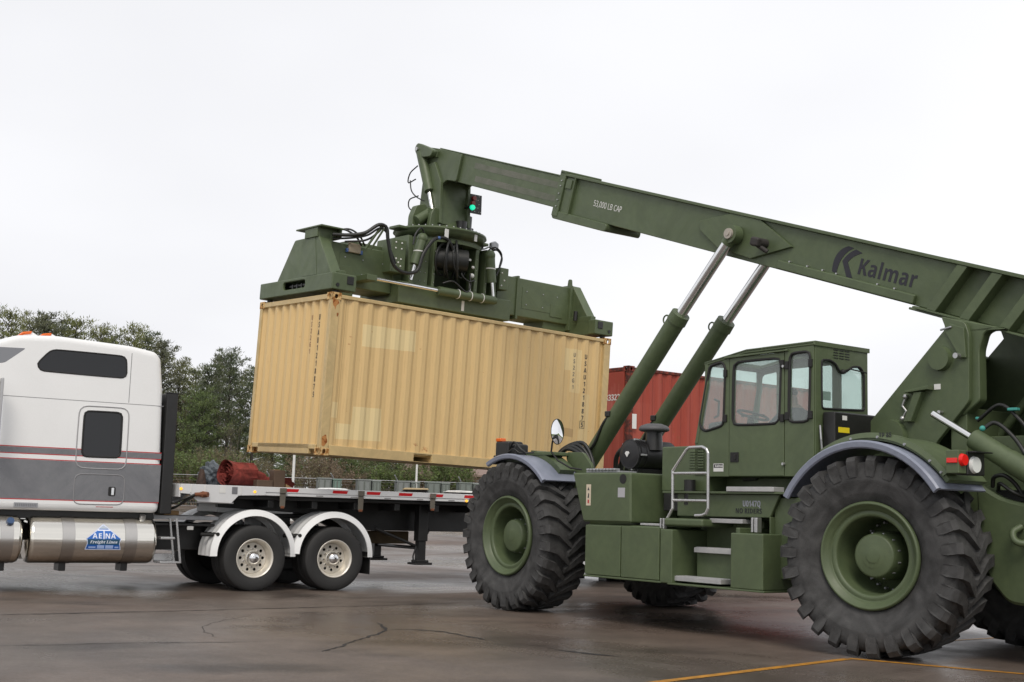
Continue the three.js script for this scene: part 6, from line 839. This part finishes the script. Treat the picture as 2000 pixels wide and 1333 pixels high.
    crate('equipment_crate', `narrow ${i ? 'grey' : 'green'} crate ${where}, lower of the stack`, w / 2 + 0.04, w / 2 + 0.46, 0, H * 0.5 - 0.02, crM[3]); crate('equipment_crate', `narrow ${i ? 'grey' : 'green'} crate ${where}, upper of the stack`, w / 2 + 0.03, w / 2 + 0.45, H * 0.5 - 0.01, H * 0.98, crM[i ? 0 : 2]);
  });
  // parked vehicles whose roofs show over the flatbed
  const car = (nm, lb, cat, px, d, m, sty) => {
    const b = pxRay(px, 955, d), gy = height(b[0], b[2]), t = thing(nm, lb, cat, [b[0], gy, b[2]], 0.1, 'vehicles parked along the fence'), big = sty === 'pickup', H = big ? 1.62 : 1.52;
    part('body', [(() => { const p = roundPoly(big ? [[-2.4, 0.4], [2.4, 0.4], [2.4, 0.98], [0.55, 1.02], [-1.2, 1.02], [-2.4, 0.95]] : [[-2.2, 0.3], [2.2, 0.3], [2.2, 0.88], [1.6, 0.95], [-1.1, 0.95], [-2.15, 0.78]], 0.12); return hard(new THREE.ExtrudeGeometry(shapeOf(p), { depth: 1.56, bevelEnabled: true, bevelThickness: 0.08, bevelSize: 0.08, bevelOffset: -0.08, bevelSegments: 2 }).translate(0, 0, -0.78), 0.7); })()], m, t);
    part('cabin_glass', [prism(roundPoly(big ? [[-1.05, 1.0], [0.5, 1.0], [0.45, H - 0.06], [-0.6, H - 0.06]] : [[-1.0, 0.93], [1.5, 0.93], [0.95, H - 0.06], [-0.4, H - 0.06]], 0.08), -0.66, 0.66, 0.06)], M.darkGlass, t);
    part('roof', [(() => { const p = roundPoly(big ? [[-0.68, H - 0.07], [0.5, H - 0.07], [0.45, H], [-0.55, H]] : [[-0.5, H - 0.07], [1.02, H - 0.07], [0.8, H - 0.01], [0.2, H + 0.01], [-0.35, H - 0.01]], 0.03); return prism(p, -0.66, 0.66, 0.03); })()], m, t);
    for (const x of big ? [-1.55, 1.5] : [-1.35, 1.35]) for (const z of [-0.78, 0.78]) { const w = part('wheel', [lathe([[0.2, 0.09], [0.31, 0.1], [0.34, 0.06], [0.34, -0.06], [0.31, -0.1], [0.2, -0.09]], 24), lathe([[0.2, 0.07], [0.05, 0.09], [0.001, 0.09]], 20), lathe([[0.2, -0.07], [0.05, -0.09], [0.001, -0.09]], 20)], M.blackRubber, t); w.position.set(x, 0.34, z); }
    t.scale.y = 0.93;
    if (big) part('load_bed', [box(0.6, 2.38, 1.02, 1.18, -0.76, -0.7), box(0.6, 2.38, 1.02, 1.18, 0.7, 0.76), box(2.32, 2.38, 1.02, 1.18, -0.7, 0.7)], m, t);
  };
  car('parked_car', 'white car whose roof shows above the flatbed', 'car', 640, 57, M.white, 'car'); car('parked_truck', 'tan pickup truck whose cab shows above the flatbed', 'truck', 815, 58, paint(0.5, 0.39, 0.22, 0.5), 'pickup'); car('parked_car', 'white car partly hidden between the grey crates', 'car', 888, 60, M.whiteFlat, 'car');
  // pale house beyond the trees
  const hb = pxRay(925, 950, 84), hg = height(hb[0], hb[2]), house = thing('house', 'pale pinkish house seen between the trees under the tan container', 'house', [hb[0], hg, hb[2]], -0.35);
  const wallM = paint(0.5, 0.36, 0.3, 0.85); part('wall', [prismX([[-3, 0], [3, 0], [3, 2.4], [0, 4.0], [-3, 2.4]], -3.6, 3.6, 0.02)], wallM, house);
  part('roof', [prismX([[-3.4, 2.2], [0, 4.05], [3.4, 2.2], [3.4, 2.32], [0, 4.2], [-3.4, 2.32]], -3.9, 3.9, 0.02)], paint(0.3, 0.22, 0.19, 0.9), house); for (const x of [-2, 0.6]) { const w = part('window', [box(x, x + 1, 1, 2, 3.0, 3.05)], M.whiteFlat, house); part('pane', [box(x + 0.08, x + 0.92, 1.08, 1.92, 3.05, 3.06)], M.darkGlass, w); }
}

// ------------------------------------------------------------------ the operator, seated in the cab
{
  const p = thing('person', 'person in dark jacket seated in the green cab, reaching to the steering wheel', 'person'); p.position.copy(stacker.localToWorld(V3(0.1, -0.1, 0))); p.rotation.copy(stacker.rotation);
  const bones = [], B = (a, b, r0, r1) => bones.push([V3(...a), V3(...b), r0, r1]), c = 0.92;
  B([-4.62, 2.3, c], [-4.58, 2.5, c], 0.15, 0.145); B([-4.58, 2.5, c], [-4.5, 2.68, c], 0.15, 0.13); B([-4.5, 2.68, c - 0.14], [-4.5, 2.68, c + 0.14], 0.075, 0.075); B([-4.48, 2.7, c], [-4.45, 2.8, c], 0.06, 0.055);
  for (const s of [-1, 1]) {
    B([-4.5, 2.68, c + 0.17 * s], [-4.27, 2.47, c + 0.24 * s], 0.068, 0.05); B([-4.27, 2.47, c + 0.24 * s], [-3.99, 2.53, c + 0.165 * s], 0.05, 0.034);   // arms
    const w = [-3.97, 2.535, c + 0.16 * s], k = [-3.89, 2.55, c + 0.15 * s]; B(w, k, 0.03, 0.034);
    for (let f = 0; f < 4; f++) { const z = c + (0.175 - f * 0.02) * s, L = [0.05, 0.056, 0.052, 0.042][f]; B([-3.885, 2.555, z], [-3.885 + L, 2.572, z], 0.0095, 0.009); B([-3.885 + L, 2.572, z], [-3.885 + L + 0.012, 2.54, z], 0.009, 0.008); }
    B([-3.91, 2.545, c + 0.13 * s], [-3.885, 2.545, c + 0.1 * s], 0.012, 0.01);   // thumb
    B([-4.6, 2.28, c + 0.1 * s], [-4.18, 2.3, c + 0.15 * s], 0.095, 0.07); B([-4.18, 2.3, c + 0.15 * s], [-4.02, 1.98, c + 0.14 * s], 0.065, 0.042); B([-4.02, 1.95, c + 0.14 * s], [-3.86, 1.93, c + 0.15 * s], 0.045, 0.035);   // legs
  }
  B([-4.44, 2.84, c], [-4.41, 2.92, c], 0.085, 0.09); B([-4.37, 2.82, c], [-4.38, 2.85, c], 0.05, 0.06); B([-4.325, 2.87, c], [-4.31, 2.855, c], 0.014, 0.016); for (const s of [-1, 1]) B([-4.42, 2.87, c + 0.09 * s], [-4.425, 2.9, c + 0.09 * s], 0.014, 0.014);
  const sd = q => { let d = 9; const ab = V3(), aq = V3(); for (const [a, b, r0, r1] of bones) { ab.subVectors(b, a); aq.subVectors(q, a); const t = Math.min(1, Math.max(0, aq.dot(ab) / (ab.lengthSq() || 1))), e = aq.addScaledVector(ab, -t).length() - (r0 + (r1 - r0) * t); const k = 0.022, h = Math.max(k - Math.abs(d - e), 0) / k; d = Math.min(d, e) - h * h * k * 0.25; } return d; };
  const field = (res, cen, half) => { const mc = new MarchingCubes(res, M.green, false, false, 60000); mc.isolation = 0; const q = V3(); for (let z = 0; z < res; z++) for (let y = 0; y < res; y++) for (let x = 0; x < res; x++) { q.set(cen[0] + (x - res / 2) / (res / 2) * half, cen[1] + (y - res / 2) / (res / 2) * half, cen[2] + (z - res / 2) / (res / 2) * half); mc.field[x + y * res + z * res * res] = -sd(q); } mc.update();
    const n = mc.count, g = new THREE.BufferGeometry(); g.setAttribute('position', new THREE.BufferAttribute(mc.positionArray.slice(0, n * 3), 3)); g.scale(half, half, half).translate(...cen); return g; };
  const g = field(88, [-4.25, 2.43, c], 0.62), pos = g.attributes.position, col = [];
  for (let i = 0; i < pos.count; i++) { const x = pos.getX(i), y = pos.getY(i), skin = (y > 2.755 && x < -4.25) || (x > -3.985 && y > 2.49); const k = skin ? [0.42, 0.25, 0.18] : y < 2.38 && x > -4.7 ? [0.05, 0.055, 0.045] : [0.03, 0.038, 0.055]; col.push(...k); }
  g.setAttribute('color', new THREE.Float32BufferAttribute(col, 3)); g.computeVertexNormals();
  const body = mesh('body', g, new THREE.MeshStandardMaterial({ vertexColors: true, roughness: 0.8 }), p);
  part('cap', [ball([-4.42, 2.945, c], 0.1, 20, [1.05, 0.62, 0.95]), prismY(roundPoly([[-4.35, c - 0.07], [-4.25, c - 0.05], [-4.25, c + 0.05], [-4.35, c + 0.07]], 0.03), 2.925, 2.935, 0.003)], bare(0.045, 0.05, 0.04, 0.85), body);
  part('eyes', [ball([-4.335, 2.885, c - 0.03], 0.008, 6), ball([-4.335, 2.885, c + 0.03], 0.008, 6)], bare(0.02, 0.015, 0.012, 0.4), body); part('mouth', [box(-4.322, -4.316, 2.822, 2.828, c - 0.022, c + 0.022, 0.002)], bare(0.25, 0.09, 0.07, 0.7), body);
}
renderer.render(scene, camera);
